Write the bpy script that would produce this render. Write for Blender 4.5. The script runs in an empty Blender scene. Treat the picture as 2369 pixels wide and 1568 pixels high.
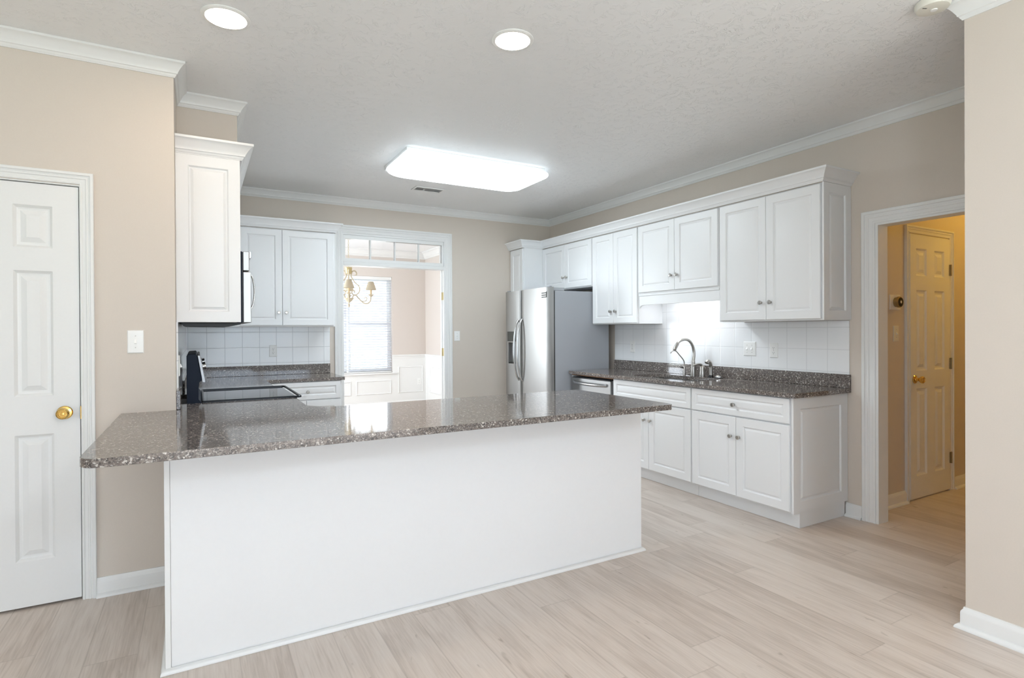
import bpy, bmesh, math, random
from mathutils import Vector, Matrix
random.seed(7)
SC = bpy.context.scene
COL = SC.collection
R = math.radians

# ------------------------------------------------------------------ camera
YAW, PITCH, ROLL, HC = R(29.305), R(-0.2366), R(-0.3265), 1.3266
fw = Vector((math.sin(YAW)*math.cos(PITCH), math.cos(YAW)*math.cos(PITCH), math.sin(PITCH)))
rt0 = Vector((math.cos(YAW), -math.sin(YAW), 0)); up0 = rt0.cross(fw)
rt = math.cos(ROLL)*rt0 + math.sin(ROLL)*up0
up = -math.sin(ROLL)*rt0 + math.cos(ROLL)*up0
cam = bpy.data.cameras.new('camera'); camo = bpy.data.objects.new('camera', cam); COL.objects.link(camo)
m = Matrix((rt, up, -fw)).transposed().to_4x4(); m.translation = Vector((0, 0, HC))
camo.matrix_world = m
cam.sensor_fit = 'HORIZONTAL'; cam.sensor_width = 36.0; cam.lens = 1293.81/2369*36.0
cam.shift_y = -13.67/2369; cam.clip_start = 0.02
SC.camera = camo

# ------------------------------------------------------------------ view, world, large lights
SC.view_settings.view_transform = 'Standard'; SC.view_settings.look = 'None'
SC.view_settings.gamma = 1.0; SC.view_settings.use_curve_mapping = False
SC.view_settings.exposure = 0.17
SC.cycles.max_bounces = 10; SC.cycles.diffuse_bounces = 6; SC.cycles.glossy_bounces = 5
SC.cycles.sample_clamp_indirect = 6.0; SC.cycles.caustics_reflective = False; SC.cycles.caustics_refractive = False
W = bpy.data.worlds.new('overcast_sky'); SC.world = W; W.use_nodes = True
bg = W.node_tree.nodes['Background']; bg.inputs[0].default_value = (0.80, 0.90, 1.0, 1); bg.inputs[1].default_value = 2.0

def area(name, loc, rot, sx, sy, power, color):
    l = bpy.data.lights.new(name, 'AREA'); l.shape = 'RECTANGLE'; l.size = sx; l.size_y = sy
    l.energy = power; l.color = color
    o = bpy.data.objects.new(name, l); COL.objects.link(o); o.location = loc; o.rotation_euler = rot
    return o
# daylight through the living room windows behind and left of the camera, and the dining window
area('daylight_rear_window', (0.9, -4.75, 1.40), (R(90), 0, 0), 3.9, 2.2, 102, (0.68, 0.82, 1.0))
area('daylight_side_window', (-4.75, -1.2, 1.45), (0, R(-90), 0), 2.2, 3.4, 55, (0.68, 0.82, 1.0))
area('daylight_dining_window', (2.1, 10.15, 1.5), (R(-90), 0, 0), 2.0, 1.9, 75, (0.92, 0.96, 1.0))
area('daylight_dining_side', (-0.25, 8.3, 1.5), (0, R(-90), 0), 1.7, 1.5, 108, (0.84, 0.92, 1.0))  # added fill at an invented, unseen side opening, brightens the dining room
sun = bpy.data.lights.new('sun', 'SUN'); sun.energy = 21; sun.angle = R(0.6); sun.color = (0.95, 0.98, 1.0)
suno = bpy.data.objects.new('sun', sun); COL.objects.link(suno); suno.rotation_euler = (R(42), 0, R(8))   # added fill from behind: bounces off the living room floor to brighten the ceiling

# ------------------------------------------------------------------ materials
def new_mat(name):
    mt = bpy.data.materials.new(name); mt.use_nodes = True
    return mt, mt.node_tree.nodes, mt.node_tree.links, mt.node_tree.nodes['Principled BSDF']
def plain(name, col, rough=0.5, metal=0.0, spec=0.5, emit=None, es=0.0):
    mt, n, l, b = new_mat(name)
    b.inputs['Base Color'].default_value = (*col, 1); b.inputs['Roughness'].default_value = rough
    b.inputs['Metallic'].default_value = metal; b.inputs['Specular IOR Level'].default_value = spec
    if emit:
        b.inputs['Emission Color'].default_value = (*emit, 1); b.inputs['Emission Strength'].default_value = es
    return mt
def nd(n, t, **kw):
    x = n.new(t)
    for k, v in kw.items(): setattr(x, k, v)
    return x
def coords(n, l):
    return n.new('ShaderNodeTexCoord').outputs['Object']
def geo_pos(n):
    return n.new('ShaderNodeNewGeometry').outputs['Position']
def ramp(n, stops, interp='LINEAR'):
    r = n.new('ShaderNodeValToRGB'); r.color_ramp.interpolation = interp
    e = r.color_ramp.elements
    e[0].position, e[0].color = stops[0][0], (*stops[0][1], 1)
    e[1].position, e[1].color = stops[-1][0], (*stops[-1][1], 1)
    for p, c in stops[1:-1]:
        x = e.new(p); x.color = (*c, 1)
    return r
def bump(n, l, h, strength, dist, b):
    bp = n.new('ShaderNodeBump'); bp.inputs['Strength'].default_value = strength; bp.inputs['Distance'].default_value = dist
    l.new(h, bp.inputs['Height']); l.new(bp.outputs[0], b.inputs['Normal'])
def painted(name, col, rough, scale=160, strength=0.12, dist=0.001, var=0.02):
    mt, n, l, b = new_mat(name)
    no = n.new('ShaderNodeTexNoise'); no.inputs['Scale'].default_value = scale; no.inputs['Detail'].default_value = 3
    l.new(geo_pos(n), no.inputs['Vector'])
    c2 = tuple(x*(1-var) for x in col); r = ramp(n, [(0.3, c2), (0.7, col)])
    l.new(no.outputs['Fac'], r.inputs[0]); l.new(r.outputs[0], b.inputs['Base Color'])
    b.inputs['Roughness'].default_value = rough
    bump(n, l, no.outputs['Fac'], strength, dist, b)
    return mt
M = {}
M['wall'] = painted('beige_wall_paint', (0.66, 0.59, 0.52), 0.6)
M['wall_dining'] = painted('pale_tan_wall_paint', (0.66, 0.60, 0.555), 0.6)
M['hall_wall'] = M['wall']
M['trim'] = plain('white_trim_paint', (0.80, 0.80, 0.79), 0.32)
M['cab'] = plain('white_thermofoil', (0.83, 0.835, 0.84), 0.38)
M['door'] = painted('white_door_paint', (0.80, 0.80, 0.79), 0.38, 90, 0.08, 0.001, 0.01)
M['panel'] = painted('white_painted_panel', (0.82, 0.82, 0.82), 0.45, 60, 0.04, 0.001, 0.01)
M['plate'] = plain('white_plastic', (0.88, 0.88, 0.865), 0.3)
M['slot'] = plain('dark_slot', (0.03, 0.03, 0.03), 0.5)
M['nickel'] = plain('brushed_nickel', (0.48, 0.46, 0.43), 0.30, 1.0)
M['chrome'] = plain('polished_chrome', (0.75, 0.75, 0.76), 0.12, 1.0)
M['brass'] = plain('polished_brass', (0.80, 0.55, 0.18), 0.16, 1.0)
M['bronze'] = plain('dull_brass', (0.36, 0.29, 0.17), 0.35, 1.0)
M['black'] = plain('black_enamel', (0.006, 0.007, 0.009), 0.25, 0.0, 0.3)
M['steeldark'] = plain('satin_steel_strip', (0.36, 0.36, 0.37), 0.42, 1.0)
M['blackmat'] = plain('black_plastic', (0.012, 0.012, 0.013), 0.45)
M['navy'] = plain('dark_blue_black_steel', (0.010, 0.016, 0.030), 0.5, 0.0, 0.15)
M['cookglass'] = plain('black_ceramic_glass', (0.01, 0.01, 0.012), 0.04)
M['greyside'] = painted('grey_painted_steel', (0.40, 0.415, 0.445), 0.42, 500, 0.15, 0.0006, 0.05)
M['smoke'] = plain('ivory_plastic', (0.76, 0.74, 0.66), 0.4)
M['wood'] = plain('raw_plywood', (0.30, 0.15, 0.07), 0.7)
M['lens'] = plain('fluorescent_diffuser', (0.9, 0.9, 0.9), 0.4, emit=(0.80, 0.92, 1.0), es=11.5)
M['lensrim'] = plain('fluorescent_diffuser_edge', (0.9, 0.9, 0.9), 0.4, emit=(0.80, 0.92, 1.0), es=0.9)
M['lamp'] = plain('warm_led_lens', (0.9, 0.9, 0.9), 0.4, emit=(1.0, 0.80, 0.62), es=62.0)
M['striplamp'] = plain('white_led_strip', (0.9, 0.9, 0.9), 0.4, emit=(0.93, 0.96, 1.0), es=17.0)
M['bulb'] = plain('candle_bulb', (0.9, 0.8, 0.6), 0.4, emit=(1.0, 0.68, 0.36), es=9.0)
M['globe'] = plain('opal_globe_lamp', (0.9, 0.9, 0.9), 0.4, emit=(0.77, 0.88, 1.0), es=54.0)  # glow of the added fill beside the camera
M['hallbulb'] = plain('amber_glass_dome', (0.9, 0.8, 0.6), 0.4, emit=(1.0, 0.60, 0.11), es=54.0)
def shade_mat():
    mt, n, l, b = new_mat('linen_lampshade')
    n.remove(b); out = n['Material Output']
    df = n.new('ShaderNodeBsdfDiffuse'); df.inputs[0].default_value = (0.66, 0.62, 0.52, 1)
    tr = n.new('ShaderNodeBsdfTranslucent'); tr.inputs[0].default_value = (0.66, 0.60, 0.46, 1)
    mx = n.new('ShaderNodeMixShader'); mx.inputs[0].default_value = 0.35
    l.new(df.outputs[0], mx.inputs[1]); l.new(tr.outputs[0], mx.inputs[2]); l.new(mx.outputs[0], out.inputs['Surface'])
    return mt
M['shade'] = shade_mat()
M['cream'] = plain('antique_cream_metal', (0.62, 0.54, 0.40), 0.5)
M['candle'] = plain('candle_sleeve', (0.85, 0.66, 0.40), 0.5)
M['gold'] = plain('antique_gold_metal', (0.60, 0.50, 0.28), 0.4, 0.6)
def blind_mat():
    mt, n, l, b = new_mat('white_blind_slat')
    n.remove(b); out = n['Material Output']
    df = n.new('ShaderNodeBsdfDiffuse'); df.inputs[0].default_value = (0.86, 0.87, 0.90, 1)
    tr = n.new('ShaderNodeBsdfTranslucent'); tr.inputs[0].default_value = (0.80, 0.82, 0.87, 1)
    mx = n.new('ShaderNodeMixShader'); mx.inputs[0].default_value = 0.45
    l.new(df.outputs[0], mx.inputs[1]); l.new(tr.outputs[0], mx.inputs[2]); l.new(mx.outputs[0], out.inputs['Surface'])
    return mt
M['blind'] = blind_mat()
M['ductgrey'] = plain('grey_duct', (0.55, 0.55, 0.55), 0.7)  # painted shade behind the vent louvers
M['vent'] = plain('white_grille', (0.70, 0.70, 0.70), 0.45)
M['ground'] = painted('grass_ground', (0.30, 0.36, 0.22), 0.9, 3, 0.2, 0.02, 0.4)
M['display'] = plain('dark_grey_display', (0.065, 0.068, 0.062), 0.25)

def stainless(name, base, rough, axis):
    mt, n, l, b = new_mat(name)
    mp = n.new('ShaderNodeMapping'); s = [900, 900, 900]; s[axis] = 6; mp.inputs['Scale'].default_value = s
    l.new(geo_pos(n), mp.inputs[0])
    no = n.new('ShaderNodeTexNoise'); no.inputs['Scale'].default_value = 1.0; no.inputs['Detail'].default_value = 2
    l.new(mp.outputs[0], no.inputs['Vector'])
    r = ramp(n, [(0.3, tuple(x*0.93 for x in base)), (0.7, base)])
    l.new(no.outputs['Fac'], r.inputs[0]); l.new(r.outputs[0], b.inputs['Base Color'])
    b.inputs['Metallic'].default_value = 1.0; b.inputs['Roughness'].default_value = rough
    bump(n, l, no.outputs['Fac'], 0.05, 0.0004, b)
    return mt
M['steel'] = stainless('brushed_stainless_steel', (0.42, 0.415, 0.405), 0.40, 2)
M['steelh'] = stainless('satin_stainless_steel', (0.55, 0.55, 0.545), 0.22, 1)

def granite():
    mt, n, l, b = new_mat('speckled_grey_brown_quartz')
    pos = geo_pos(n)
    def cell(scale, stops):
        v = n.new('ShaderNodeTexVoronoi'); v.inputs['Scale'].default_value = scale
        l.new(pos, v.inputs['Vector'])
        sp = n.new('ShaderNodeSeparateColor'); l.new(v.outputs['Color'], sp.inputs[0])
        r = ramp(n, stops, 'CONSTANT'); l.new(sp.outputs[0], r.inputs[0])
        return r.outputs[0], v.outputs['Distance']
    dk, md, br, lt, wh = (0.018, 0.018, 0.021), (0.100, 0.088, 0.083), (0.168, 0.138, 0.122), (0.30, 0.265, 0.24), (0.78, 0.73, 0.68)
    c1, _ = cell(150, [(0, dk), (0.16, md), (0.48, br), (0.80, lt), (0.945, wh), (1, wh)])
    c2, _ = cell(330, [(0, md), (0.30, br), (0.70, lt), (0.94, wh), (1, wh)])
    mx = n.new('ShaderNodeMix'); mx.data_type = 'RGBA'; mx.inputs['Factor'].default_value = 0.45
    l.new(c1, mx.inputs['A']); l.new(c2, mx.inputs['B'])
    l.new(mx.outputs['Result'], b.inputs['Base Color'])
    b.inputs['Roughness'].default_value = 0.07; b.inputs['Specular IOR Level'].default_value = 0.6
    return mt
M['granite'] = granite()

def tiles(name, axis, pitch, u0, z0, grout=(0.60, 0.61, 0.63)):
    """square glazed tiles, pitch apart, on the plane spanned by world `axis` (0 = x, 1 = y) and z"""
    mt, n, l, b = new_mat(name)
    sp = n.new('ShaderNodeSeparateXYZ'); l.new(geo_pos(n), sp.inputs[0])
    def edge(out, off):
        a = nd(n, 'ShaderNodeMath', operation='SUBTRACT'); l.new(out, a.inputs[0]); a.inputs[1].default_value = off
        d = nd(n, 'ShaderNodeMath', operation='DIVIDE'); l.new(a.outputs[0], d.inputs[0]); d.inputs[1].default_value = pitch
        f = nd(n, 'ShaderNodeMath', operation='PINGPONG'); l.new(d.outputs[0], f.inputs[0]); f.inputs[1].default_value = 0.5
        return f.outputs[0]
    mn = nd(n, 'ShaderNodeMath', operation='MINIMUM')
    l.new(edge(sp.outputs[axis], u0), mn.inputs[0]); l.new(edge(sp.outputs[2], z0), mn.inputs[1])
    r = ramp(n, [(0.0, grout), (0.009, grout), (0.017, (0.90, 0.91, 0.92))])
    l.new(mn.outputs[0], r.inputs[0]); l.new(r.outputs[0], b.inputs['Base Color'])
    h = ramp(n, [(0.0, (0, 0, 0)), (0.012, (0, 0, 0)), (0.04, (1, 1, 1))]); l.new(mn.outputs[0], h.inputs[0])
    b.inputs['Roughness'].default_value = 0.16
    bump(n, l, h.outputs[0], 0.22, 0.002, b)
    return mt
M['tile_back'] = tiles('white_tile_back', 0, 0.1556, 0.070, 1.016)
M['tile_right'] = tiles('white_tile_right', 1, 0.1610, 3.399, 1.016, (0.76, 0.77, 0.78))
M['tile_left'] = tiles('white_tile_left', 1, 0.1556, 6.10, 1.016)

def planks():
    mt, n, l, b = new_mat('light_oak_vinyl_planks')
    PW, PL = 0.183, 1.22
    sp = n.new('ShaderNodeSeparateXYZ'); l.new(geo_pos(n), sp.inputs[0])
    def mth(op, a, bb=None):
        x = nd(n, 'ShaderNodeMath', operation=op)
        for i, v in enumerate((a, bb)):
            if v is None: continue
            if isinstance(v, (int, float)): x.inputs[i].default_value = v
            else: l.new(v, x.inputs[i])
        return x.outputs[0]
    u = mth('DIVIDE', mth('SUBTRACT', sp.outputs[0], 1.969 - 0.183*40), PW)
    row = mth('FLOOR', u); fu = mth('FRACT', u)
    wn = nd(n, 'ShaderNodeTexWhiteNoise', noise_dimensions='1D'); l.new(row, wn.inputs['W'])
    v = mth('ADD', mth('DIVIDE', sp.outputs[1], PL), mth('ADD', mth('MULTIPLY', wn.outputs['Value'], 7.0), 50.0))
    cl = mth('FLOOR', v); fv = mth('FRACT', v)
    cb = n.new('ShaderNodeCombineXYZ'); l.new(row, cb.inputs[0]); l.new(cl, cb.inputs[1])
    wid = nd(n, 'ShaderNodeTexWhiteNoise', noise_dimensions='3D'); l.new(cb.outputs[0], wid.inputs['Vector'])
    # grain: stretched along the plank, shifted per plank
    off = nd(n, 'ShaderNodeVectorMath', operation='SCALE'); l.new(wid.outputs['Color'], off.inputs[0]); off.inputs['Scale'].default_value = 30
    ad = nd(n, 'ShaderNodeVectorMath', operation='ADD'); l.new(geo_pos(n), ad.inputs[0]); l.new(off.outputs[0], ad.inputs[1])
    def noise(sx, sy, sc, det, dist=0.0):
        mp = n.new('ShaderNodeMapping'); mp.inputs['Scale'].default_value = (sx, sy, 1); l.new(ad.outputs[0], mp.inputs[0])
        t = n.new('ShaderNodeTexNoise'); t.inputs['Scale'].default_value = sc; t.inputs['Detail'].default_value = det
        t.inputs['Distortion'].default_value = dist; l.new(mp.outputs[0], t.inputs['Vector'])
        return t.outputs['Fac']
    g1 = noise(1, 0.045, 115, 6, 0.5); g2 = noise(1, 0.16, 9, 3, 0.8); g3 = noise(1, 0.38, 19, 2, 0.5)
    tone = mth('ADD', mth('ADD', mth('MULTIPLY', g2, 0.42), mth('MULTIPLY', g1, 0.42)), mth('MULTIPLY', wid.outputs['Value'], 0.13))
    r = ramp(n, [(0.32, (0.49, 0.415, 0.36)), (0.50, (0.64, 0.56, 0.50)), (0.72, (0.73, 0.66, 0.60))])
    l.new(tone, r.inputs[0])
    # sparse knots
    kr = ramp(n, [(0.70, (0, 0, 0)), (0.80, (1, 1, 1))]); l.new(g3, kr.inputs[0])
    mk = n.new('ShaderNodeMix'); mk.data_type = 'RGBA'; l.new(mth('MULTIPLY', kr.outputs[0], 0.6), mk.inputs['Factor'])
    l.new(r.outputs[0], mk.inputs['A']); mk.inputs['B'].default_value = (0.20, 0.145, 0.10, 1)
    # joints
    eu = mth('MULTIPLY', mth('PINGPONG', fu, 0.5), PW); ev = mth('MULTIPLY', mth('PINGPONG', fv, 0.5), PL)
    e = mth('MINIMUM', eu, ev)
    jr = ramp(n, [(0.0, (1, 1, 1)), (0.0009, (1, 1, 1)), (0.0022, (0, 0, 0))]); l.new(e, jr.inputs[0])
    mj = n.new('ShaderNodeMix'); mj.data_type = 'RGBA'; l.new(mth('MULTIPLY', jr.outputs[0], 0.28), mj.inputs['Factor'])
    l.new(mk.outputs['Result'], mj.inputs['A']); mj.inputs['B'].default_value = (0.20, 0.155, 0.12, 1)
    l.new(mj.outputs['Result'], b.inputs['Base Color'])
    b.inputs['Roughness'].default_value = 0.42; b.inputs['Specular IOR Level'].default_value = 0.35
    bump(n, l, g1, 0.10, 0.0008, b)
    return mt
M['floor'] = planks()

def ceiling_mat():
    mt, n, l, b = new_mat('brushed_texture_ceiling')
    pos = geo_pos(n)
    no = n.new('ShaderNodeTexNoise'); no.inputs['Scale'].default_value = 9; no.inputs['Detail'].default_value = 2; l.new(pos, no.inputs['Vector'])
    sc = nd(n, 'ShaderNodeVectorMath', operation='SCALE'); l.new(no.outputs['Color'], sc.inputs[0]); sc.inputs['Scale'].default_value = 0.16
    ad = nd(n, 'ShaderNodeVectorMath', operation='ADD'); l.new(pos, ad.inputs[0]); l.new(sc.outputs[0], ad.inputs[1])
    def tex(sx, sy, det, dist):
        mp = n.new('ShaderNodeMapping'); mp.inputs['Scale'].default_value = (sx, sy, 1); l.new(ad.outputs[0], mp.inputs[0])
        t = n.new('ShaderNodeTexNoise'); t.inputs['Scale'].default_value = 1; t.inputs['Detail'].default_value = det; t.inputs['Distortion'].default_value = dist
        l.new(mp.outputs[0], t.inputs['Vector']); return t.outputs['Fac']
    rg = ramp(n, [(0.44, (0, 0, 0)), (0.50, (1, 1, 1)), (0.56, (0, 0, 0))]); l.new(tex(44, 76, 1.5, 0.7), rg.inputs[0])
    mk = ramp(n, [(0.47, (0, 0, 0)), (0.60, (1, 1, 1))]); l.new(tex(26, 20, 1.0, 0.3), mk.inputs[0])
    r = nd(n, 'ShaderNodeMix', data_type='RGBA', blend_type='MULTIPLY'); r.inputs['Factor'].default_value = 1.0
    l.new(rg.outputs[0], r.inputs['A']); l.new(mk.outputs[0], r.inputs['B'])
    b.inputs['Base Color'].default_value = (0.90, 0.905, 0.91, 1); b.inputs['Roughness'].default_value = 0.45
    bump(n, l, r.outputs['Result'], 0.44, 0.0055, b)
    return mt
M['ceiling'] = ceiling_mat()

def glass_mat():
    mt, n, l, b = new_mat('clear_window_glass')
    n.remove(b); out = n['Material Output']
    tr = n.new('ShaderNodeBsdfTransparent'); gl = n.new('ShaderNodeBsdfGlossy'); gl.inputs['Roughness'].default_value = 0.02
    fr = n.new('ShaderNodeFresnel'); fr.inputs['IOR'].default_value = 1.5
    mx = n.new('ShaderNodeMixShader'); l.new(fr.outputs[0], mx.inputs[0]); l.new(tr.outputs[0], mx.inputs[1]); l.new(gl.outputs[0], mx.inputs[2])
    l.new(mx.outputs[0], out.inputs['Surface'])
    return mt
M['glass'] = glass_mat()

# ------------------------------------------------------------------ mesh helpers
class Fr:
    """local frame: u along the width, v up, n outwards"""
    def __init__(s, O, U, V, N): s.O, s.U, s.V, s.N = Vector(O), Vector(U), Vector(V), Vector(N)
    def p(s, u, v, n=0): return s.O + s.U*u + s.V*v + s.N*n
def faceX(x, sgn): return Fr((x, 0, 0), (0, 1, 0), (0, 0, 1), (sgn, 0, 0))
def faceY(y, sgn): return Fr((0, y, 0), (1, 0, 0), (0, 0, 1), (0, sgn, 0))

class MB:
    def __init__(s): s.v = []; s.f = []
    def face(s, pts):
        i = len(s.v); s.v += [tuple(p) for p in pts]; s.f.append(list(range(i, i+len(pts)))); return s
    def box(s, x0, x1, y0, y1, z0, z1):
        x0, x1 = sorted((x0, x1)); y0, y1 = sorted((y0, y1)); z0, z1 = sorted((z0, z1))
        i = len(s.v)
        s.v += [(x, y, z) for z in (z0, z1) for y in (y0, y1) for x in (x0, x1)]
        for f in ((0, 2, 3, 1), (4, 5, 7, 6), (0, 1, 5, 4), (2, 6, 7, 3), (0, 4, 6, 2), (1, 3, 7, 5)): s.f.append([i+k for k in f])
        return s
    def fbox(s, fr, u0, u1, v0, v1, n0, n1):
        a, b = fr.p(u0, v0, n0), fr.p(u1, v1, n1)
        return s.box(a.x, b.x, a.y, b.y, a.z, b.z)
    def rings(s, rings, closed_u=True, cap0=True, cap1=True):
        i = len(s.v); k = len(rings[0])
        for r in rings: s.v += [tuple(p) for p in r]
        for a in range(len(rings)-1):
            for b in range(k if closed_u else k-1):
                c = (b+1) % k
                s.f.append([i+a*k+b, i+a*k+c, i+(a+1)*k+c, i+(a+1)*k+b])
        if cap0: s.f.append([i+b for b in range(k)][::-1])
        if cap1: s.f.append([i+(len(rings)-1)*k+b for b in range(k)])
        return s
    def prism(s, poly, a0, a1, fn):
        """poly of 2-D points, fn(p, q, a) -> world point"""
        return s.rings([[fn(p, q, a0) for p, q in poly], [fn(p, q, a1) for p, q in poly]])
    def loops(s, fr, u0, u1, v0, v1, steps):
        """nested rectangles (inset, height): a raised panel front"""
        rs = []
        for d, h in steps:
            rs.append([fr.p(u0+d, v0+d, h), fr.p(u1-d, v0+d, h), fr.p(u1-d, v1-d, h), fr.p(u0+d, v1-d, h)])
        return s.rings(rs)
    def sweep(s, path, prof, N, closed=False):
        """profile (a, b): a = offset to the left of travel (about N), b = along N; mitred corners"""
        P = [Vector(p) for p in path]; N = Vector(N).normalized(); rs = []
        k = len(P)
        for i in range(k):
            t0 = (P[i]-P[i-1]).normalized() if (i > 0 or closed) else None
            t1 = (P[(i+1) % k]-P[i]).normalized() if (i < k-1 or closed) else None
            if t0 is None: t0 = t1
            if t1 is None: t1 = t0
            l0, l1 = N.cross(t0), N.cross(t1)
            mt = (l0+l1); mt = mt/(mt.dot(l0)) if mt.length > 1e-6 else l0
            rs.append([P[i]+mt*a+N*b for a, b in prof])
        if closed: rs.append(rs[0])
        return s.rings(rs, True, not closed, not closed)
    def lathe(s, prof, O, ax=(0, 0, 1), seg=24):
        O = Vector(O); A = Vector(ax).normalized(); X = A.orthogonal().normalized(); Y = A.cross(X)
        rs = [[O+A*h+(X*math.cos(t*2*math.pi/seg)+Y*math.sin(t*2*math.pi/seg))*max(r, 1e-5) for t in range(seg)] for r, h in prof]
        return s.rings(rs)
    def tube(s, pts, rad, seg=10):
        P = [Vector(p) for p in pts]; k = len(P)
        rad = [rad]*k if isinstance(rad, (int, float)) else rad
        rs = []; X = None
        for i in range(k):
            t = (P[min(i+1, k-1)]-P[max(i-1, 0)]).normalized()
            if X is None: X = t.orthogonal().normalized()
            X = (X - t*X.dot(t)).normalized(); Y = t.cross(X)
            rs.append([P[i]+(X*math.cos(q*2*math.pi/seg)+Y*math.sin(q*2*math.pi/seg))*rad[i] for q in range(seg)])
        return s.rings(rs)
    def build(s, name, mat, parent=None, bev=0.0, label=None, ang=32):
        L = parent_loc(parent) if parent else s.base()
        bm = bmesh.new()
        vs = [bm.verts.new((x-L.x, y-L.y, z-L.z)) for x, y, z in s.v]
        for f in s.f:
            try: bm.faces.new([vs[i] for i in f])
            except ValueError: pass
        bmesh.ops.remove_doubles(bm, verts=bm.verts, dist=1e-6)
        bmesh.ops.recalc_face_normals(bm, faces=bm.faces)
        me = bpy.data.meshes.new(name); bm.to_mesh(me); bm.free()
        for p in me.polygons: p.use_smooth = True
        me.set_sharp_from_angle(angle=R(ang))
        me.materials.append(mat)
        o = bpy.data.objects.new(name, me); COL.objects.link(o)
        if parent: o.parent = parent
        else: o.location = L
        if bev:
            b = o.modifiers.new('soft_edges', 'BEVEL'); b.width = bev; b.segments = 2; b.limit_method = 'ANGLE'; b.angle_limit = R(50)
        if label: o['label'] = label
        return o
    def base(s):
        xs, ys, zs = zip(*s.v)
        return Vector(((min(xs)+max(xs))/2, (min(ys)+max(ys))/2, min(zs)))
def parent_loc(p):
    L = Vector((0, 0, 0))
    while p: L += p.location; p = p.parent
    return L
def tag(o, label, cat, group=None):
    o['label'] = label; o['category'] = cat
    if group: o['group'] = group
    return o
def thing(name, loc, label, cat, group=None):
    o = bpy.data.objects.new(name, None); COL.objects.link(o); o.location = loc; o.empty_display_size = 0.05
    return tag(o, label, cat, group)
def struct(o, label=None, cat=None):
    o['kind'] = 'structure'
    if label: o['label'] = label
    if cat: o['category'] = cat
    return o
def sroot(name, loc, label=None):
    o = bpy.data.objects.new(name, None); COL.objects.link(o); o.location = loc; o.empty_display_size = 0.05
    return struct(o, label)

# ------------------------------------------------------------------ shared dimensions
XR, YB, H = 4.015, 6.131, 2.76          # right wall, back wall, ceiling
XL, YP = -0.105, 3.480                  # left kitchen wall, pantry wall
XF, YF = 2.950, 1.173                   # near partition on the right: face and end
T = 0.115

# ------------------------------------------------------------------ floor, ceiling, walls
struct(MB().box(-4.6, 7.1, -4.6, 9.9, -0.05, 0).build('floor', M['floor']))
struct(MB().box(-4.6, 7.1, -4.6, 9.9, H, H+0.08).build('ceiling', M['ceiling']))
struct(MB().box(-40, 40, -40, 50, -0.62, -0.60).build('ground', M['ground']))
g = MB()   # pantry wall with its door opening
g.box(-4.6, -1.135, YP, YP+T, 0, H).box(-0.506, XL, YP, YP+T, 0, H).box(-1.135, -0.506, YP, YP+T, 2.062, H)
struct(g.build('wall_pantry', M['wall']))
struct(MB().box(XL-T, XL, YP+T, YB, 0, H).build('wall_left', M['wall']))
SX = 0.222
struct(MB().box(XL, SX, 3.900, YB, 2.34, H).build('wall_soffit', M['wall']))
g = MB()   # back wall with the doorway and transom opening
g.box(-4.6, 1.350, YB, YB+T, 0, H).box(2.545, XR+T, YB, YB+T, 0, H).box(1.350, 2.545, YB, YB+T, 2.395, H)
struct(g.build('wall_back', M['wall']))
g = MB()   # right wall with the hall opening
g.box(XR, XR+T, 2.105, YB, 0, H).box(XR, XR+T, -0.6, 1.19, 0, H).box(XR, XR+T, 1.19, 2.105, 2.045, H)
struct(g.build('wall_right', M['wall']))
struct(MB().box(XF, XF+T, -4.6, YF, 0, H).build('wall_partition', M['wall']))
struct(MB().box(XF+T, XR, -0.6, -0.5, 0, H).build('wall_passage_end', M['wall']))
# living room behind the camera
g = MB()
g.box(-4.6, XF, -4.6, -4.5, 0, 0.35).box(-4.6, XF, -4.6, -4.5, 2.3, H)
for a, b in ((-4.6, -1.1), (0.15, 0.25), (1.45, 1.55), (2.75, XF)): g.box(a, b, -4.6, -4.5, 0.35, 2.3)
struct(g.build('wall_living_rear', M['wall']))
g = MB()
g.box(-4.6, -4.5, -4.5, YP, 0, 0.45).box(-4.6, -4.5, -4.5, YP, 2.3, H)
for a, b in ((-4.5, -2.9), (-1.3, -1.2), (0.4, YP)): g.box(-4.6, -4.5, a, b, 0.45, 2.3)
struct(g.build('wall_living_left', M['wall']))
struct(MB().box(-4.6, -4.5, YP+T, YB, 0, H).build('wall_pantry_outer', M['wall']))
# dining room
DX0, DX1, DY = 0.03, 3.63, 9.70
g = MB().box(DX0-T, DX0, YB+T, 7.6, 0, H).box(DX0-T, DX0, 9.0, DY+0.14, 0, H).box(DX0-T, DX0, 7.6, 9.0, 0, 0.65).box(DX0-T, DX0, 7.6, 9.0, 2.3, H)  # unseen side opening added to let the dining fill in
struct(g.build('wall_dining_left', M['wall_dining']))
struct(MB().box(DX1, DX1+T, YB+T, DY+0.14, 0, H).build('wall_dining_right', M['wall_dining']))
WX0, WX1, WZ0, WZ1 = 1.25, 3.005, 0.605, 2.290
g = MB().box(DX0, WX0, DY, DY+0.14, 0, H).box(WX1, DX1, DY, DY+0.14, 0, H)
g.box(WX0, WX1, DY, DY+0.14, 0, WZ0).box(WX0, WX1, DY, DY+0.14, WZ1, H)
struct(g.build('wall_dining_back', M['wall_dining']))
# hall beyond the right opening
HY = 2.250
struct(MB().box(XR+T, 7.1, HY, HY+T, 0, H).build('wall_hall', M['hall_wall']))
struct(MB().box(XR+T, 7.1, 0.85, 0.95, 0, H).build('wall_hall_near', M['hall_wall']))
struct(MB().box(7.0, 7.1, 0.95, HY, 0, H).build('wall_hall_end', M['hall_wall']))

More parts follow.
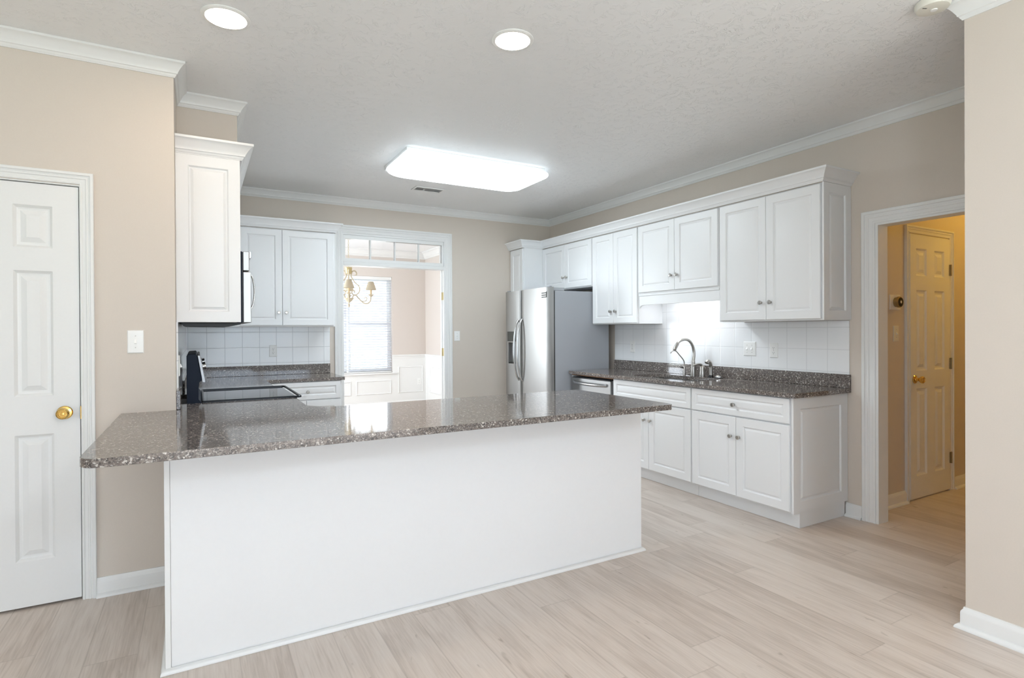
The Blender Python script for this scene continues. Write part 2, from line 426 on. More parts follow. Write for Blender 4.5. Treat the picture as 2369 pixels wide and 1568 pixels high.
# ------------------------------------------------------------------ mouldings
def crown(h, p):
    """room crown profile (a outwards, b up from the wall bottom edge, top at 0)"""
    P = [(0, 0), (p, 0), (p, -0.14*h), (p*0.90, -0.18*h)]
    for i in range(1, 6):
        t = i/6; P.append((p*(0.88-0.50*t), -h*(0.18+0.50*t) - 0.05*h*math.sin(t*math.pi)*(-1)))
    P += [(p*0.36, -0.70*h), (p*0.36, -0.76*h), (p*0.26, -0.80*h), (p*0.20, -0.90*h), (p*0.12, -0.96*h), (p*0.12, -h), (0, -h)]
    return P
CR = crown(0.078, 0.056)
ntrim = [0]
def trim(mb, label=None, mat='trim'):
    ntrim[0] += 1
    return struct(mb.build('trim_%d' % ntrim[0], M[mat]), label)
Z = (0, 0, 1)
z = H - 0.0005
def inv(prof): return [(-a, b) for a, b in prof]
def crown_run(path, side):
    """side +1: room is left of travel"""
    mb = MB().sweep([(x, y, z) for x, y in path], CR if side > 0 else inv(CR), Z)
    return trim(mb, 'white crown moulding along the ceiling')
crown_run([(-4.5, YP), (XL, YP), (XL, 3.900), (SX, 3.900), (SX, YB), (XR, YB), (XR, -0.5)], -1)
crown_run([(XF, -4.5), (XF, YF), (XF+T, YF), (XF+T, -0.5)], +1)
CR = crown(0.125, 0.09)
crown_run([(DX0, YB+T), (DX0, DY), (DX1, DY), (DX1, YB+T), (DX0, YB+T)], -1)

BASE = [(0, 0), (0.033, 0), (0.033, 0.006), (0.029, 0.013), (0.021, 0.018), (0.015, 0.019), (0.015, 0.070), (0.013, 0.078), (0.007, 0.086), (0.006, 0.094), (0, 0.094)]
def baseboard(name, path, side):
    return struct(MB().sweep([(x, y, 0.0005) for x, y in path], BASE if side > 0 else inv(BASE), Z).build('baseboard_'+name, M['trim']))
baseboard('pantry', [(-0.4525, YP), (-0.118, YP)], -1)
baseboard('pantry_left', [(-4.5, YP), (-1.193, YP)], -1)
baseboard('right', [(XR, 2.302), (XR, 2.192)], -1)
baseboard('partition', [(XF, -4.5), (XF, YF), (XF+T, YF), (XF+T, -0.5)], +1)
baseboard('back', [(2.629, YB), (3.30, YB)], -1)
baseboard('hall', [(XR+T, HY), (4.688, HY)], -1)
baseboard('hall_far', [(5.432, HY), (7.0, HY)], -1)
baseboard('dining_back', [(DX0, DY), (DX1, DY)], -1)
baseboard('dining_right', [(DX1, DY), (DX1, YB+T)], -1)

def casing_prof(w):
    return [(0, 0), (0, 0.008), (0.06*w, 0.0105), (0.15*w, 0.0105), (0.19*w, 0.0065), (0.42*w, 0.0095), (0.47*w, 0.0135), (0.56*w, 0.0135), (0.60*w, 0.0105), (0.72*w, 0.0135), (0.77*w, 0.0195), (0.96*w, 0.0195), (w, 0.017), (w, 0)]
def casing(fr, u0, u1, vt, w, label=None):
    """casing around an opening u0..u1 up to vt, drawn on the face fr"""
    pts = [fr.p(u0, 0.0005), fr.p(u0, vt), fr.p(u1, vt), fr.p(u1, 0.0005)]
    s = 1 if fr.N.dot(fr.U.cross(fr.V)) > 0 else -1
    return trim(MB().sweep(pts, [(s*a, b) for a, b in casing_prof(w)], fr.N), label)
casing(faceY(YP, -1), -1.135, -0.509, 2.065, 0.057, 'white casing around the pantry door')
casing(faceX(XR, -1), 1.19, 2.105, 2.042, 0.085, 'white casing around the hall opening')
casing(faceY(HY, -1), 4.745, 5.372, 2.062, 0.056, 'white casing around the hall closet door')
casing(faceY(YB, -1), 1.352, 2.543, 2.393, 0.082, 'white casing around the dining room doorway')
# jambs
def jamb(mb, label): return trim(mb, label)
g = MB().box(1.350, 1.368, YB-0.002, YB+T+0.002, 0, 2.393).box(2.527, 2.545, YB-0.002, YB+T+0.002, 0, 2.393).box(1.368, 2.527, YB-0.002, YB+T+0.002, 2.375, 2.393)
g.box(1.368, 1.378, YB+0.055, YB+0.09, 0, 2.04).box(2.517, 2.527, YB+0.055, YB+0.09, 0, 2.04)
jamb(g, 'white jamb of the dining room doorway')
g = MB().box(XR-0.002, XR+T+0.002, 2.087, 2.105, 0, 2.045).box(XR-0.002, XR+T+0.002, 1.19, 1.208, 0, 2.045).box(XR-0.002, XR+T+0.002, 1.208, 2.087, 2.027, 2.045)
jamb(g, 'white jamb of the hall opening')
g = MB().box(-1.135, -1.1305, YP+0.0, YP+T, 0, 2.062).box(-0.5115, -0.506, YP+0.0, YP+T, 0, 2.062).box(-1.1305, -0.5115, YP+0.0, YP+T, 2.056, 2.062)
g.box(-1.1305, -1.118, YP+0.045, YP+0.07, 0, 2.056).box(-0.524, -0.5115, YP+0.045, YP+0.07, 0, 2.056).box(-1.118, -0.524, YP+0.045, YP+0.07, 2.044, 2.056)
jamb(g, 'white jamb of the pantry door')

# ------------------------------------------------------------------ doors
def panel_door(fr, u0, u1, v0, v1, th, cols, rows):
    mb = MB()
    us = sorted({u0, u1, *[c for a in cols for c in a]}); vs = sorted({v0, v1, *[c for a in rows for c in a]})
    for i in range(len(us)-1):
        for j in range(len(vs)-1):
            a, b, c, d = us[i], us[i+1], vs[j], vs[j+1]
            if (a, b) in cols and (c, d) in rows:
                k_ = 1.6 if th > 0.02 else 1.15
                st = [(0, th), (0.005, th-0.003*k_), (0.012, th-0.0085*k_), (0.019, th-0.0095*k_), (0.026, th-0.0095*k_), (0.050, th-0.002*k_)]
                rs = [[fr.p(a+q, c+q, h), fr.p(b-q, c+q, h), fr.p(b-q, d-q, h), fr.p(a+q, d-q, h)] for q, h in st]
                mb.rings(rs, True, False, True)
            else: mb.face([fr.p(a, c, th), fr.p(b, c, th), fr.p(b, d, th), fr.p(a, d, th)])
    mb.face([fr.p(u0, v0), fr.p(u0, v1), fr.p(u1, v1), fr.p(u1, v0)])
    for i in range(len(us)-1):
        a, b = us[i], us[i+1]
        mb.face([fr.p(a, v0), fr.p(b, v0), fr.p(b, v0, th), fr.p(a, v0, th)]); mb.face([fr.p(a, v1), fr.p(b, v1), fr.p(b, v1, th), fr.p(a, v1, th)])
    for j in range(len(vs)-1):
        a, b = vs[j], vs[j+1]
        mb.face([fr.p(u0, a), fr.p(u0, b), fr.p(u0, b, th), fr.p(u0, a, th)]); mb.face([fr.p(u1, a), fr.p(u1, b), fr.p(u1, b, th), fr.p(u1, a, th)])
    return mb
KNOB = [(0.001, 0), (0.032, 0), (0.033, 0.003), (0.029, 0.008), (0.014, 0.011), (0.0115, 0.018), (0.0115, 0.028), (0.016, 0.034),
        (0.024, 0.042), (0.0275, 0.052), (0.026, 0.060), (0.020, 0.0645), (0.017, 0.0645), (0.0155, 0.0615), (0.009, 0.0615), (0.008, 0.0635), (0.001, 0.064)]
d = sroot('door_1', (-0.82, YP, 0), 'white six-panel pantry door with a round brass knob')
fr = faceY(YP+0.042, -1)
panel_door(fr, -1.1265, -0.5155, 0.012, 2.052, 0.036, [(-1.025, -0.876), (-0.767, -0.618)], [(0.230, 0.838), (1.024, 1.630), (1.741, 1.946)]).build('door_leaf', M['door'], d, ang=12)
MB().lathe(KNOB, (-0.576, YP+0.006, 0.936), (0, -1, 0), 32).build('door_knob', M['brass'], d)
MB().box(-0.5135, -0.5085, YP-0.004, YP+0.03, 0.90, 0.965).build('strike_plate', M['brass'], d, 0.001)
d = sroot('door_2', (5.06, HY, 0), 'white six-panel closet door in the amber-lit hall')
fr = faceY(HY-0.001, -1)
panel_door(fr, 4.750, 5.366, 0.014, 2.052, 0.012, [(4.835, 4.995), (5.115, 5.275)], [(0.185, 0.862), (0.998, 1.625), (1.735, 1.945)]).build('door_leaf', M['door'], d, ang=12)
MB().lathe(KNOB, (4.808, HY-0.013, 0.935), (0, -1, 0), 28).build('door_knob', M['brass'], d)
for zz in (0.27, 1.04, 1.80):
    MB().box(5.352, 5.384, HY-0.0185, HY-0.0145, zz-0.045, zz+0.045).tube([(5.369, HY-0.021, zz-0.046), (5.369, HY-0.021, zz+0.046)], 0.0055, 10).build('hinge', M['bronze'], d)
def hinge(xx, yy, zz, label):
    t = MB().box(xx-0.002, xx, yy, yy+0.034, zz-0.045, zz+0.045).tube([(xx-0.006, yy+0.038, zz-0.046), (xx-0.006, yy+0.038, zz+0.046)], 0.006, 10)
    return tag(t.build('door_hinge', M['gold']), label, 'hinge', 'brass hinges on the dining room jamb')
hinge(2.5265, YB+0.015, 1.74, 'upper brass hinge on the right jamb of the dining room doorway')
hinge(2.5265, YB+0.015, 1.08, 'lower brass hinge on the right jamb, level with the chair rail')

# ------------------------------------------------------------------ transom window over the doorway
wroot = sroot('window_1', (1.947, YB+0.05, 2.045), 'four-pane transom window over the dining room doorway')
ty0, ty1 = YB+0.004, YB+0.075
MB().box(1.3685, 2.5265, YB-0.008, YB+T, 2.045, 2.086).build('transom_bar', M['trim'], wroot, 0.003)
g = MB().box(1.3685, 2.5265, ty0, ty1, 2.0865, 2.122).box(1.3685, 2.5265, ty0, ty1, 2.334, 2.3745)
g.box(1.3685, 1.390, ty0, ty1, 2.122, 2.334).box(2.500, 2.5265, ty0, ty1, 2.122, 2.334)
g.build('sash', M['trim'], wroot, 0.003)
xs = [1.390, 1.666, 1.944, 2.226, 2.500]
for x in xs[1:-1]: MB().box(x-0.008, x+0.008, ty0+0.012, ty1-0.012, 2.122, 2.334).build('muntin', M['trim'], wroot, 0.003)
for i in range(4):
    a, b = xs[i]+(0.0085 if i else 0.0005), xs[i+1]-(0.0085 if i < 3 else 0.0005)
    MB().box(a, b, YB+0.036, YB+0.039, 2.1225, 2.3335).build('pane', M['glass'], wroot)

# ------------------------------------------------------------------ dining window, wainscot
wroot = sroot('window_2', ((WX0+WX1)/2, DY+0.07, WZ0), 'dining room window behind a white blind')
MX = 2.20
for a, b in ((WX0, MX-0.02), (MX+0.02, WX1)):
    g = MB()
    for z0, z1, yy in ((WZ0+0.03, 1.48, DY+0.075), (1.44, WZ1-0.03, DY+0.10)):
        g.box(a+0.03, b-0.03, yy, yy+0.025, z0, z0+0.045).box(a+0.03, b-0.03, yy, yy+0.025, z1-0.045, z1)
        g.box(a+0.03, a+0.07, yy, yy+0.025, z0+0.045, z1-0.045).box(b-0.07, b-0.03, yy, yy+0.025, z0+0.045, z1-0.045)
    g.build('sash', M['trim'], wroot)
    MB().box(a+0.0705, b-0.0705, DY+0.085, DY+0.088, WZ0+0.0755, 1.4345).build('pane', M['glass'], wroot)
    MB().box(a+0.0705, b-0.0705, DY+0.111, DY+0.114, 1.4855, WZ1-0.0755).build('pane', M['glass'], wroot)
g = MB().box(WX0, WX0+0.03, DY+0.06, DY+0.14, WZ0, WZ1).box(WX1-0.03, WX1, DY+0.06, DY+0.14, WZ0, WZ1).box(MX-0.02, MX+0.02, DY+0.06, DY+0.14, WZ0, WZ1)
g.box(WX0+0.03, WX1-0.03, DY+0.06, DY+0.14, WZ0, WZ0+0.03).box(WX0+0.03, WX1-0.03, DY+0.06, DY+0.14, WZ1-0.03, WZ1)
g.build('window_frame', M['trim'], wroot)
MB().box(WX0-0.075, WX1+0.075, DY-0.045, DY+0.06, WZ0-0.028, WZ0-0.001).build('window_stool', M['trim'], wroot, 0.004)
bl = thing('window_blind', ((WX0+WX1)/2, DY+0.03, WZ0), 'white horizontal slat blind hanging in the dining room window', 'blind')
MB().box(WX0+0.006, WX1-0.006, DY+0.003, DY+0.055, WZ1-0.052, WZ1-0.002).build('head_rail', M['trim'], bl, 0.002)
g = MB(); zz = WZ1-0.075; ns = 0
while zz > WZ0+0.04:
    c_, s_ = 0.023*math.cos(R(22)), 0.023*math.sin(R(22))
    g.prism([(-c_, -s_-0.0013), (c_, s_-0.0013), (c_, s_+0.0013), (-c_, -s_+0.0013)], WX0+0.008, WX1-0.008, lambda p, q, a: (a, DY+0.029+p, zz+q)); zz -= 0.0445
g.build('slats', M['blind'], bl)
MB().box(WX0+0.008, WX1-0.008, DY+0.006, DY+0.052, WZ0+0.004, WZ0+0.022).build('bottom_rail', M['trim'], bl, 0.002)
for x in (1.42, 1.98, 2.36, 2.84): MB().tube([(x, DY+0.029, WZ0+0.02), (x, DY+0.029, WZ1-0.05)], 0.0012, 6).build('cord', M['blind'], bl)
MB().tube([(2.34, DY-0.004, WZ1-0.07), (2.34, DY-0.004, WZ1-0.80)], 0.004, 8).build('tilt_wand', M['blind'], bl)
# wainscot
RAIL = [(0, 0), (0.006, 0), (0.010, 0.02), (0.012, 0.055), (0.022, 0.062), (0.026, 0.075), (0.026, 0.09), (0.020, 0.098), (0, 0.098)]
RAIL = [(a, b*0.75) for a, b in RAIL]
W0 = 0.006
g = MB().box(WX1, DX1, DY-W0, DY, 0, 0.90).box(DX0, WX0, DY-W0, DY, 0, 0.90).box(WX0, WX1, DY-W0, DY, 0, WZ0-0.028).box(DX1-W0, DX1, YB+T, DY-W0, 0, 0.90)
trim(g, 'white wainscot below the dining room chair rail')
zr = 0.838
trim(MB().sweep([(WX1+0.001, DY, zr), (DX1, DY, zr), (DX1, YB+T+0.02, zr)], inv(RAIL), Z), 'white chair rail around the dining room')
PM = [(0, 0), (0.022, 0), (0.021, 0.005), (0.014, 0.011), (0.008, 0.008), (0, 0.004)]
def pic_frame(fr, u0, u1, v0, v1):
    pts = [fr.p(u0, v0), fr.p(u1, v0), fr.p(u1, v1), fr.p(u0, v1)]
    s = 1 if fr.N.dot(fr.U.cross(fr.V)) > 0 else -1
    return MB().sweep(pts, [(s*a, b) for a, b in PM], fr.N, True)
fd = faceY(DY-W0, -1); fx = faceX(DX1-W0, -1)
trim(pic_frame(fd, 3.105, 3.575, 0.225, 0.70), 'panel moulding right of the dining window')
trim(pic_frame(fd, 2.36, 2.985, 0.225, 0.475), 'panel moulding under the dining window')
trim(pic_frame(fd, 1.66, 2.28, 0.225, 0.475), 'panel moulding under the left half of the dining window')
trim(pic_frame(fx, 8.62, 9.47, 0.225, 0.70), 'panel moulding on the right dining wall')
trim(pic_frame(fx, 7.4, 8.45, 0.225, 0.70), 'nearer panel moulding on the right dining wall')

# ------------------------------------------------------------------ tiled splashbacks (part of the walls)
TT = 0.008
struct(MB().box(XL+TT, 1.219, YB-TT, YB, 0.992, 1.385).build('trim_tile_back', M['tile_back']), 'white square tile splashback on the back wall')
struct(MB().box(XR-TT, XR, 2.278, 4.822, 1.004, 1.385).box(XR-TT, XR, 3.147, 4.098, 1.385, 1.64).build('trim_tile_right', M['tile_right']), 'white square tile splashback behind the sink')
struct(MB().box(XL, XL+TT, 3.60, YB, 0.90, 1.385).build('trim_tile_left', M['tile_left']), 'white square tile splashback behind the range')

# ------------------------------------------------------------------ cabinets
DOOR_ST = lambda t, r: [(0, 0.0008), (0, t-0.003), (0.003, t), (r, t), (r+0.003, t-0.002), (r+0.006, t-0.008), (r+0.011, t-0.0095), (r+0.024, t-0.0035), (r+0.027, t-0.0030)]
CK = [(0.001, 0), (0.009, 0), (0.0095, 0.002), (0.0065, 0.006), (0.0058, 0.012), (0.0085, 0.016), (0.0140, 0.0185), (0.0155, 0.0215), (0.0150, 0.0245), (0.0120, 0.0275), (0.001, 0.0285)]
def cdoor(root, fr, u0, u1, v0, v1, knob=None, name='door', rail=0.058):
    w = min(u1-u0, v1-v0)
    r = min(rail, w*0.26)
    o = MB().loops(fr, u0, u1, v0, v1, DOOR_ST(0.019, r)).build(name, M['cab'], root, ang=12)
    if knob: MB().lathe(CK, fr.p(knob[0], knob[1], 0.0188), fr.N, 20).build('knob', M['nickel'], o)
    return o
def cabinet(name, label, group, fr, u0, u1, v0, v1, depth, cat='cabinet'):
    t = thing(name, fr.p((u0+u1)/2, v0, -depth/2), label, cat, group)
    return t
def body(t, fr, u0, u1, v0, v1, n0, n1=0.0, name='body', mat='cab', bev=0.0012):
    return MB().fbox(fr, u0, u1, v0, v1, n0, n1).build(name, M[mat], t, bev)
def end_panel(t, fr, u0, u1, v0, v1, rail=0.06):
    return MB().loops(fr, u0, u1, v0, v1, [(0, 0.0003), (0, 0.012), (rail, 0.012), (rail+0.003, 0.009), (rail+0.007, 0.002), (rail+0.012, 0.0012), (rail+0.026, 0.0085), (rail+0.029, 0.009)]).build('end_panel', M['cab'], t, ang=12)

G1 = 'white wall cabinets along the right wall'
UX = 3.709                      # right uppers: carcass face (doors stand 19 mm proud)
fu = faceX(UX, -1); dep = XR-UX-0.0005
UT = 2.325
def upper(label, u0, u1, v0): return cabinet('wall_cabinet', label, G1, fu, u0, u1, v0, UT, dep)
t = upper('largest white wall cabinet, at the near end of the right-hand row, with a panelled end', 2.277, 3.146, 1.388)
body(t, fu, 2.277, 3.1455, 1.388, UT, -dep)
cdoor(t, fu, 2.290, 2.7065, 1.398, 2.316, (2.668, 1.527)); cdoor(t, fu, 2.7095, 3.130, 1.398, 2.316, (2.747, 1.527))
end_panel(t, faceY(2.277, -1), UX-0.016, XR-0.002, 1.390, 2.324, 0.062)
t = upper('short white two-door wall cabinet with a plain valance above the sink', 3.1465, 4.0985, 1.666)
body(t, fu, 3.1465, 4.0985, 1.666, UT, -dep)
cdoor(t, fu, 3.152, 3.6235, 1.684, 2.316, (3.592, 1.815)); cdoor(t, fu, 3.6265, 4.094, 1.684, 2.316, (3.660, 1.815))
ga = MB().prism([(3.1465, 1.666), (4.0985, 1.666), (4.0985, 1.535), (4.094, 1.540), (4.085, 1.553), (4.066, 1.562), (4.045, 1.565), (3.1465, 1.565)], -0.020, -0.001, lambda p, q, a: fu.p(p, q, a))
ga.build('valance', M['cab'], t, 0.001)
MB().fbox(fu, 3.1465, 4.0985, 1.651, 1.6655, 0.0, 0.006).build('valance_bead', M['cab'], t, 0.002)
t = upper('narrow tall white two-door wall cabinet between the sink cabinet and the fridge cabinet', 4.0995, 4.8185, 1.388)
body(t, fu, 4.0995, 4.8185, 1.388, UT, -dep)
cdoor(t, fu, 4.112, 4.4615, 1.398, 2.316, (4.425, 1.519)); cdoor(t, fu, 4.4645, 4.806, 1.398, 2.316, (4.500, 1.519))
t = upper('short white two-door wall cabinet directly above the fridge', 4.8195, 5.800, 1.800)
body(t, fu, 4.8195, 5.800, 1.800, UT, -dep)
cdoor(t, fu, 4.826, 5.3185, 1.812, 2.316, (5.283, 1.938)); cdoor(t, fu, 5.3215, 5.796, 1.812, 2.316, (5.350, 1.938))
ft = faceX(3.429, -1)
t = cabinet('utility_cabinet', 'tall deep white utility cabinet in the far corner beside the fridge', None, ft, 5.801, 6.130, 0, UT, 0.58)
body(t, ft, 5.801, 6.1300, 0.10, UT, -(XR-3.429-0.0005))
body(t, ft, 5.803, 6.128, 0.0008, 0.0995, -0.45, -0.07, 'toe_kick')
cdoor(t, ft, 5.812, 6.105, 1.10, 2.316, None, rail=0.062); cdoor(t, ft, 5.812, 6.105, 0.12, 1.09, None, rail=0.062)
# crown on the right-hand cabinets
CC = crown(0.088, 0.066)
zt = 2.4135
g = MB().sweep([(XR-0.001, 2.271, zt), (UX-0.020, 2.271, zt), (UX-0.020, 5.800, zt), (3.409, 5.800, zt), (3.409, 6.1295, zt)], CC, Z)
tag(g.build('cabinet_crown_molding', M['cab']), 'white crown moulding along the tops of the right-hand wall cabinets', 'molding')

# base cabinets on the right
BX = 3.414; fb = faceX(BX, -1); bd = XR-BX-0.0005; BT = 0.874; G2 = 'white base cabinets under the right counter'
t = cabinet('base_cabinet', 'white base cabinet at the near end of the right counter with one working drawer', G2, fb, 2.305, 3.1655, 0, BT, bd)
body(t, fb, 2.305, 3.1655, 0.108, BT, -bd)
body(t, fb, 2.3055, 3.1655, 0.0008, 0.1075, -bd+0.02, -0.065, 'toe_kick')
cdoor(t, fb, 2.322, 2.7415, 0.118, 0.690, (2.712, 0.550)); cdoor(t, fb, 2.7445, 3.158, 0.118, 0.690, (2.782, 0.550))
cdoor(t, fb, 2.322, 3.158, 0.700, 0.868, (2.757, 0.780), 'drawer', 0.040)
end_panel(t, faceY(2.305, -1), BX-0.016, XR-0.004, 0.109, BT-0.001, 0.075)
t = cabinet('base_cabinet', 'white sink base cabinet with a false drawer front and no drawer knob', G2, fb, 3.1665, 4.118, 0, BT, bd)
g = MB().fbox(fb, 3.1665, 4.118, 0.108, 0.62, -bd, 0).fbox(fb, 3.1665, 4.118, 0.62, BT, -0.018, 0).fbox(fb, 3.1665, 3.18, 0.62, BT, -bd, -0.018).fbox(fb, 4.105, 4.118, 0.62, BT, -bd, -0.018)
g.build('body', M['cab'], t)
body(t, fb, 3.1665, 4.118, 0.0008, 0.1075, -bd+0.02, -0.065, 'toe_kick')
cdoor(t, fb, 3.172, 3.6435, 0.118, 0.690, (3.615, 0.545)); cdoor(t, fb, 3.6465, 4.112, 0.118, 0.690, (3.690, 0.545))
cdoor(t, fb, 3.172, 4.112, 0.700, 0.868, None, 'drawer_front', 0.040)
tag(MB().fbox(fb, 4.786, 4.806, 0.0008, 0.872, -bd, 0.0).build('dishwasher_end_panel', M['cab']), 'narrow white panel between dishwasher and fridge', 'panel')

# back-left cabinets
G3 = 'white wall cabinets on the left side'
fk = faceY(5.825, -1)
t = cabinet('wall_cabinet', 'white two-door wall cabinet on the back wall left of the dining room doorway', G3, fk, SX+0.03, 1.212, 1.380, UT, 0.305)
body(t, fk, XL+0.001, 1.214, 1.380, UT, -0.3055)
cdoor(t, fk, 0.345, 0.7125, 1.391, 2.316, (0.680, 1.515)); cdoor(t, fk, 0.7155, 1.197, 1.391, 2.316, (0.748, 1.515))
EY = 3.625
fl = faceX(0.200, 1)
t = cabinet('wall_cabinet', 'narrow white wall cabinet with a panelled end beside the pantry wall', G3, fl, EY, 3.768, 1.386, UT, 0.305)
body(t, fl, EY+0.0003, 3.7680, 1.386, UT, -(0.200-XL-0.0005))
cdoor(t, fl, EY+0.004, 3.765, 1.396, 2.316, None)
end_panel(t, faceY(EY, -1), XL+0.001, 0.2185, 1.386, 2.325, 0.060)
t = cabinet('wall_cabinet', 'short white wall cabinet above the microwave', G3, fl, 3.769, 4.535, 1.82, UT, 0.305)
body(t, fl, 3.769, 4.5350, 1.822, UT, -(0.200-XL-0.0005))
cdoor(t, fl, 3.775, 4.150, 1.832, 2.316, (4.12, 1.90)); cdoor(t, fl, 4.153, 4.530, 1.832, 2.316, (4.18, 1.90))
t = cabinet('wall_cabinet', 'white wall cabinet on the left wall beyond the microwave', G3, fl, 4.536, 5.82, 1.386, UT, 0.305)
body(t, fl, 4.536, 5.790, 1.386, UT, -(0.200-XL-0.0005))
cdoor(t, fl, 4.542, 5.10, 1.396, 2.316, (5.07, 1.52)); cdoor(t, fl, 5.103, 5.66, 1.396, 2.316, (5.14, 1.52))
g = MB().sweep([(XL+0.001, EY-0.006, zt), (0.2225, EY-0.006, zt), (0.2225, 5.805, zt), (1.215, 5.805, zt), (1.215, YB-0.001, zt)], inv(CC), Z)
tag(g.build('cabinet_crown_molding', M['cab']), 'white crown moulding along the tops of the left and back wall cabinets', 'molding')
# base units back left
fkb = faceY(5.510, -1); G4 = 'white base cabinets under the left counters'
t = cabinet('base_cabinet', 'white base cabinet on the back wall with one knobbed drawer', G4, fkb, 0.56, 1.205, 0, 0.862, 0.62)
body(t, fkb, 0.560, 1.205, 0.108, 0.862, -0.6205)
body(t, fkb, 0.562, 1.203, 0.0008, 0.1075, -0.60, -0.065, 'toe_kick')
cdoor(t, fkb, 0.575, 1.190, 0.694, 0.857, (0.888, 0.766), 'drawer', 0.040)
cdoor(t, fkb, 0.575, 0.8775, 0.118, 0.683, (0.85, 0.55)); cdoor(t, fkb, 0.8805, 1.190, 0.118, 0.683, (0.91, 0.55))
flb = faceX(0.490, 1)
t = cabinet('base_cabinet', 'white base cabinet along the left wall beyond the range', G4, flb, 4.545, 6.13, 0, 0.862, 0.59)
body(t, flb, 4.545, 6.1300, 0.108, 0.862, -(0.490-XL-0.0005))
body(t, flb, 4.547, 6.12, 0.0008, 0.1075, -0.5, -0.065, 'toe_kick')
cdoor(t, flb, 4.552, 5.44, 0.694, 0.857, (5.0, 0.766), 'drawer', 0.040); cdoor(t, flb, 4.552, 5.44, 0.118, 0.683, (4.60, 0.55))

# ------------------------------------------------------------------ peninsula
PX0, PX1, PY0, PY1 = -0.120, 2.324, 2.558, 3.160
t = thing('peninsula_cabinet', ((PX0+PX1)/2, 2.86, 0), 'long plain white peninsula cabinet facing the viewer', 'cabinet')
g = MB().box(PX0+0.004, PX1-0.004, PY0+0.006, PY1, 0.0008, 0.883).box(XL+0.001, 0.50, PY1, 3.745, 0.0008, 0.883)
g.build('body', M['panel'], t)
MB().box(PX0+0.02, PX1-0.0015, PY0, PY0+0.0058, 0.001, 0.883).build('front_panel', M['panel'], t, 0.0008)
MB().box(PX0, PX0+0.0195, PY0-0.004, PY0+0.0058, 0.001, 0.883).build('edge_strip', M['trim'], t, 0.0015)
SHOE = [(0, 0), (0.017, 0), (0.0165, 0.005), (0.014, 0.011), (0.009, 0.016), (0.0, 0.019)]
MB().sweep([(PX1-0.001, PY1, 0.0008), (PX1-0.001, PY0-0.004, 0.0008), (PX0, PY0-0.004, 0.0008), (PX0, PY1, 0.0008)], SHOE, Z).build('shoe_molding', M['trim'], t)
for i, (a, b) in enumerate(((0.62, 1.18), (1.183, 1.74), (1.743, 2.30))):
    cdoor(t, faceY(PY1, 1), a, b, 0.118, 0.862, ((a+0.04), 0.75))

# ------------------------------------------------------------------ countertops
def rpoly(pts, segs=6):
    """polygon with optional corner radii: (x, y, r)"""
    out = []; k = len(pts)
    for i, (x, y, r) in enumerate(pts):
        if r <= 0: out.append((x, y)); continue
        P = Vector((x, y)); A = Vector(pts[i-1][:2]); B = Vector(pts[(i+1) % k][:2])
        a = (A-P).normalized(); b = (B-P).normalized()
        d = r/math.tan(a.angle(b)/2); s0 = P+a*d; s1 = P+b*d
        c = P+(a+b).normalized()*math.hypot(r, d)
        a0 = math.atan2(s0.y-c.y, s0.x-c.x); a1 = math.atan2(s1.y-c.y, s1.x-c.x)
        da = (a1-a0+math.pi) % (2*math.pi)-math.pi
        for q in range(segs+1): out.append((c.x+r*math.cos(a0+da*q/segs), c.y+r*math.sin(a0+da*q/segs)))
    return out
def slab(outer, z0, z1, name, parent, hole=None, bev=0.004):
    bm = bmesh.new(); L = parent_loc(parent); es = []
    for lp in [outer]+([hole] if hole else []):
        vs = [bm.verts.new((x-L.x, y-L.y, z1-L.z)) for x, y in lp]
        es += [bm.edges.new((vs[i], vs[(i+1) % len(vs)])) for i in range(len(vs))]
    bmesh.ops.triangle_fill(bm, use_beauty=True, use_dissolve=False, edges=es)
    r = bmesh.ops.extrude_face_region(bm, geom=list(bm.faces))
    bmesh.ops.translate(bm, vec=(0, 0, z0-z1), verts=[v for v in r['geom'] if isinstance(v, bmesh.types.BMVert)])
    bmesh.ops.recalc_face_normals(bm, faces=bm.faces)
    me = bpy.data.meshes.new(name); bm.to_mesh(me); bm.free()
    for p in me.polygons: p.use_smooth = True
    me.set_sharp_from_angle(angle=R(32)); me.materials.append(M['granite'])
    o = bpy.data.objects.new(name, me); COL.objects.link(o); o.parent = parent
    if bev:
        b = o.modifiers.new('soft_edges', 'BEVEL'); b.width = bev; b.segments = 2; b.limit_method = 'ANGLE'; b.angle_limit = R(60)
    return o
t = thing('peninsula_countertop', (1.0, 2.75, 0.884), 'polished speckled brown-grey stone countertop on the peninsula', 'countertop')
slab(rpoly([(-0.348, 2.268, 0.07), (2.306, 2.268, 0.035), (2.306, 3.185, 0.02), (0.62, 3.185, 0.06), (0.530, 3.30, 0.06), (0.530, 3.748, 0), (XL+0.001, 3.748, 0), (XL+0.001, 3.4795, 0), (-0.348, 3.4795, 0)]), 0.8835, 0.914, 'worktop', t)
MB().box(XL+0.0008, XL+0.021, 3.484, 3.748, 0.9145, 1.016).build('splash_strip', M['granite'], t, 0.002)
t = thing('left_countertop', (0.6, 5.6, 0.862), 'dark speckled stone countertop in the back corner left of the doorway', 'countertop')
slab(rpoly([(XL+0.001, 4.545, 0), (0.530, 4.545, 0), (0.530, 5.486, 0.03), (1.232, 5.486, 0.01), (1.232, YB-0.001, 0), (XL+0.001, YB-0.001, 0)]), 0.8635, 0.893, 'worktop', t)
MB().box(XL+0.022, 1.219, YB-0.022, YB-0.0005, 0.8935, 0.991).build('splash_strip', M['granite'], t, 0.002)
MB().box(XL+0.0085, XL+0.0215, 4.545, YB-0.0005, 0.8935, 0.991).build('splash_strip', M['granite'], t, 0.002)
t = thing('sink_countertop', (3.7, 3.5, 0.876), 'speckled stone countertop along the right wall around the sink', 'countertop')
CZ = 0.907
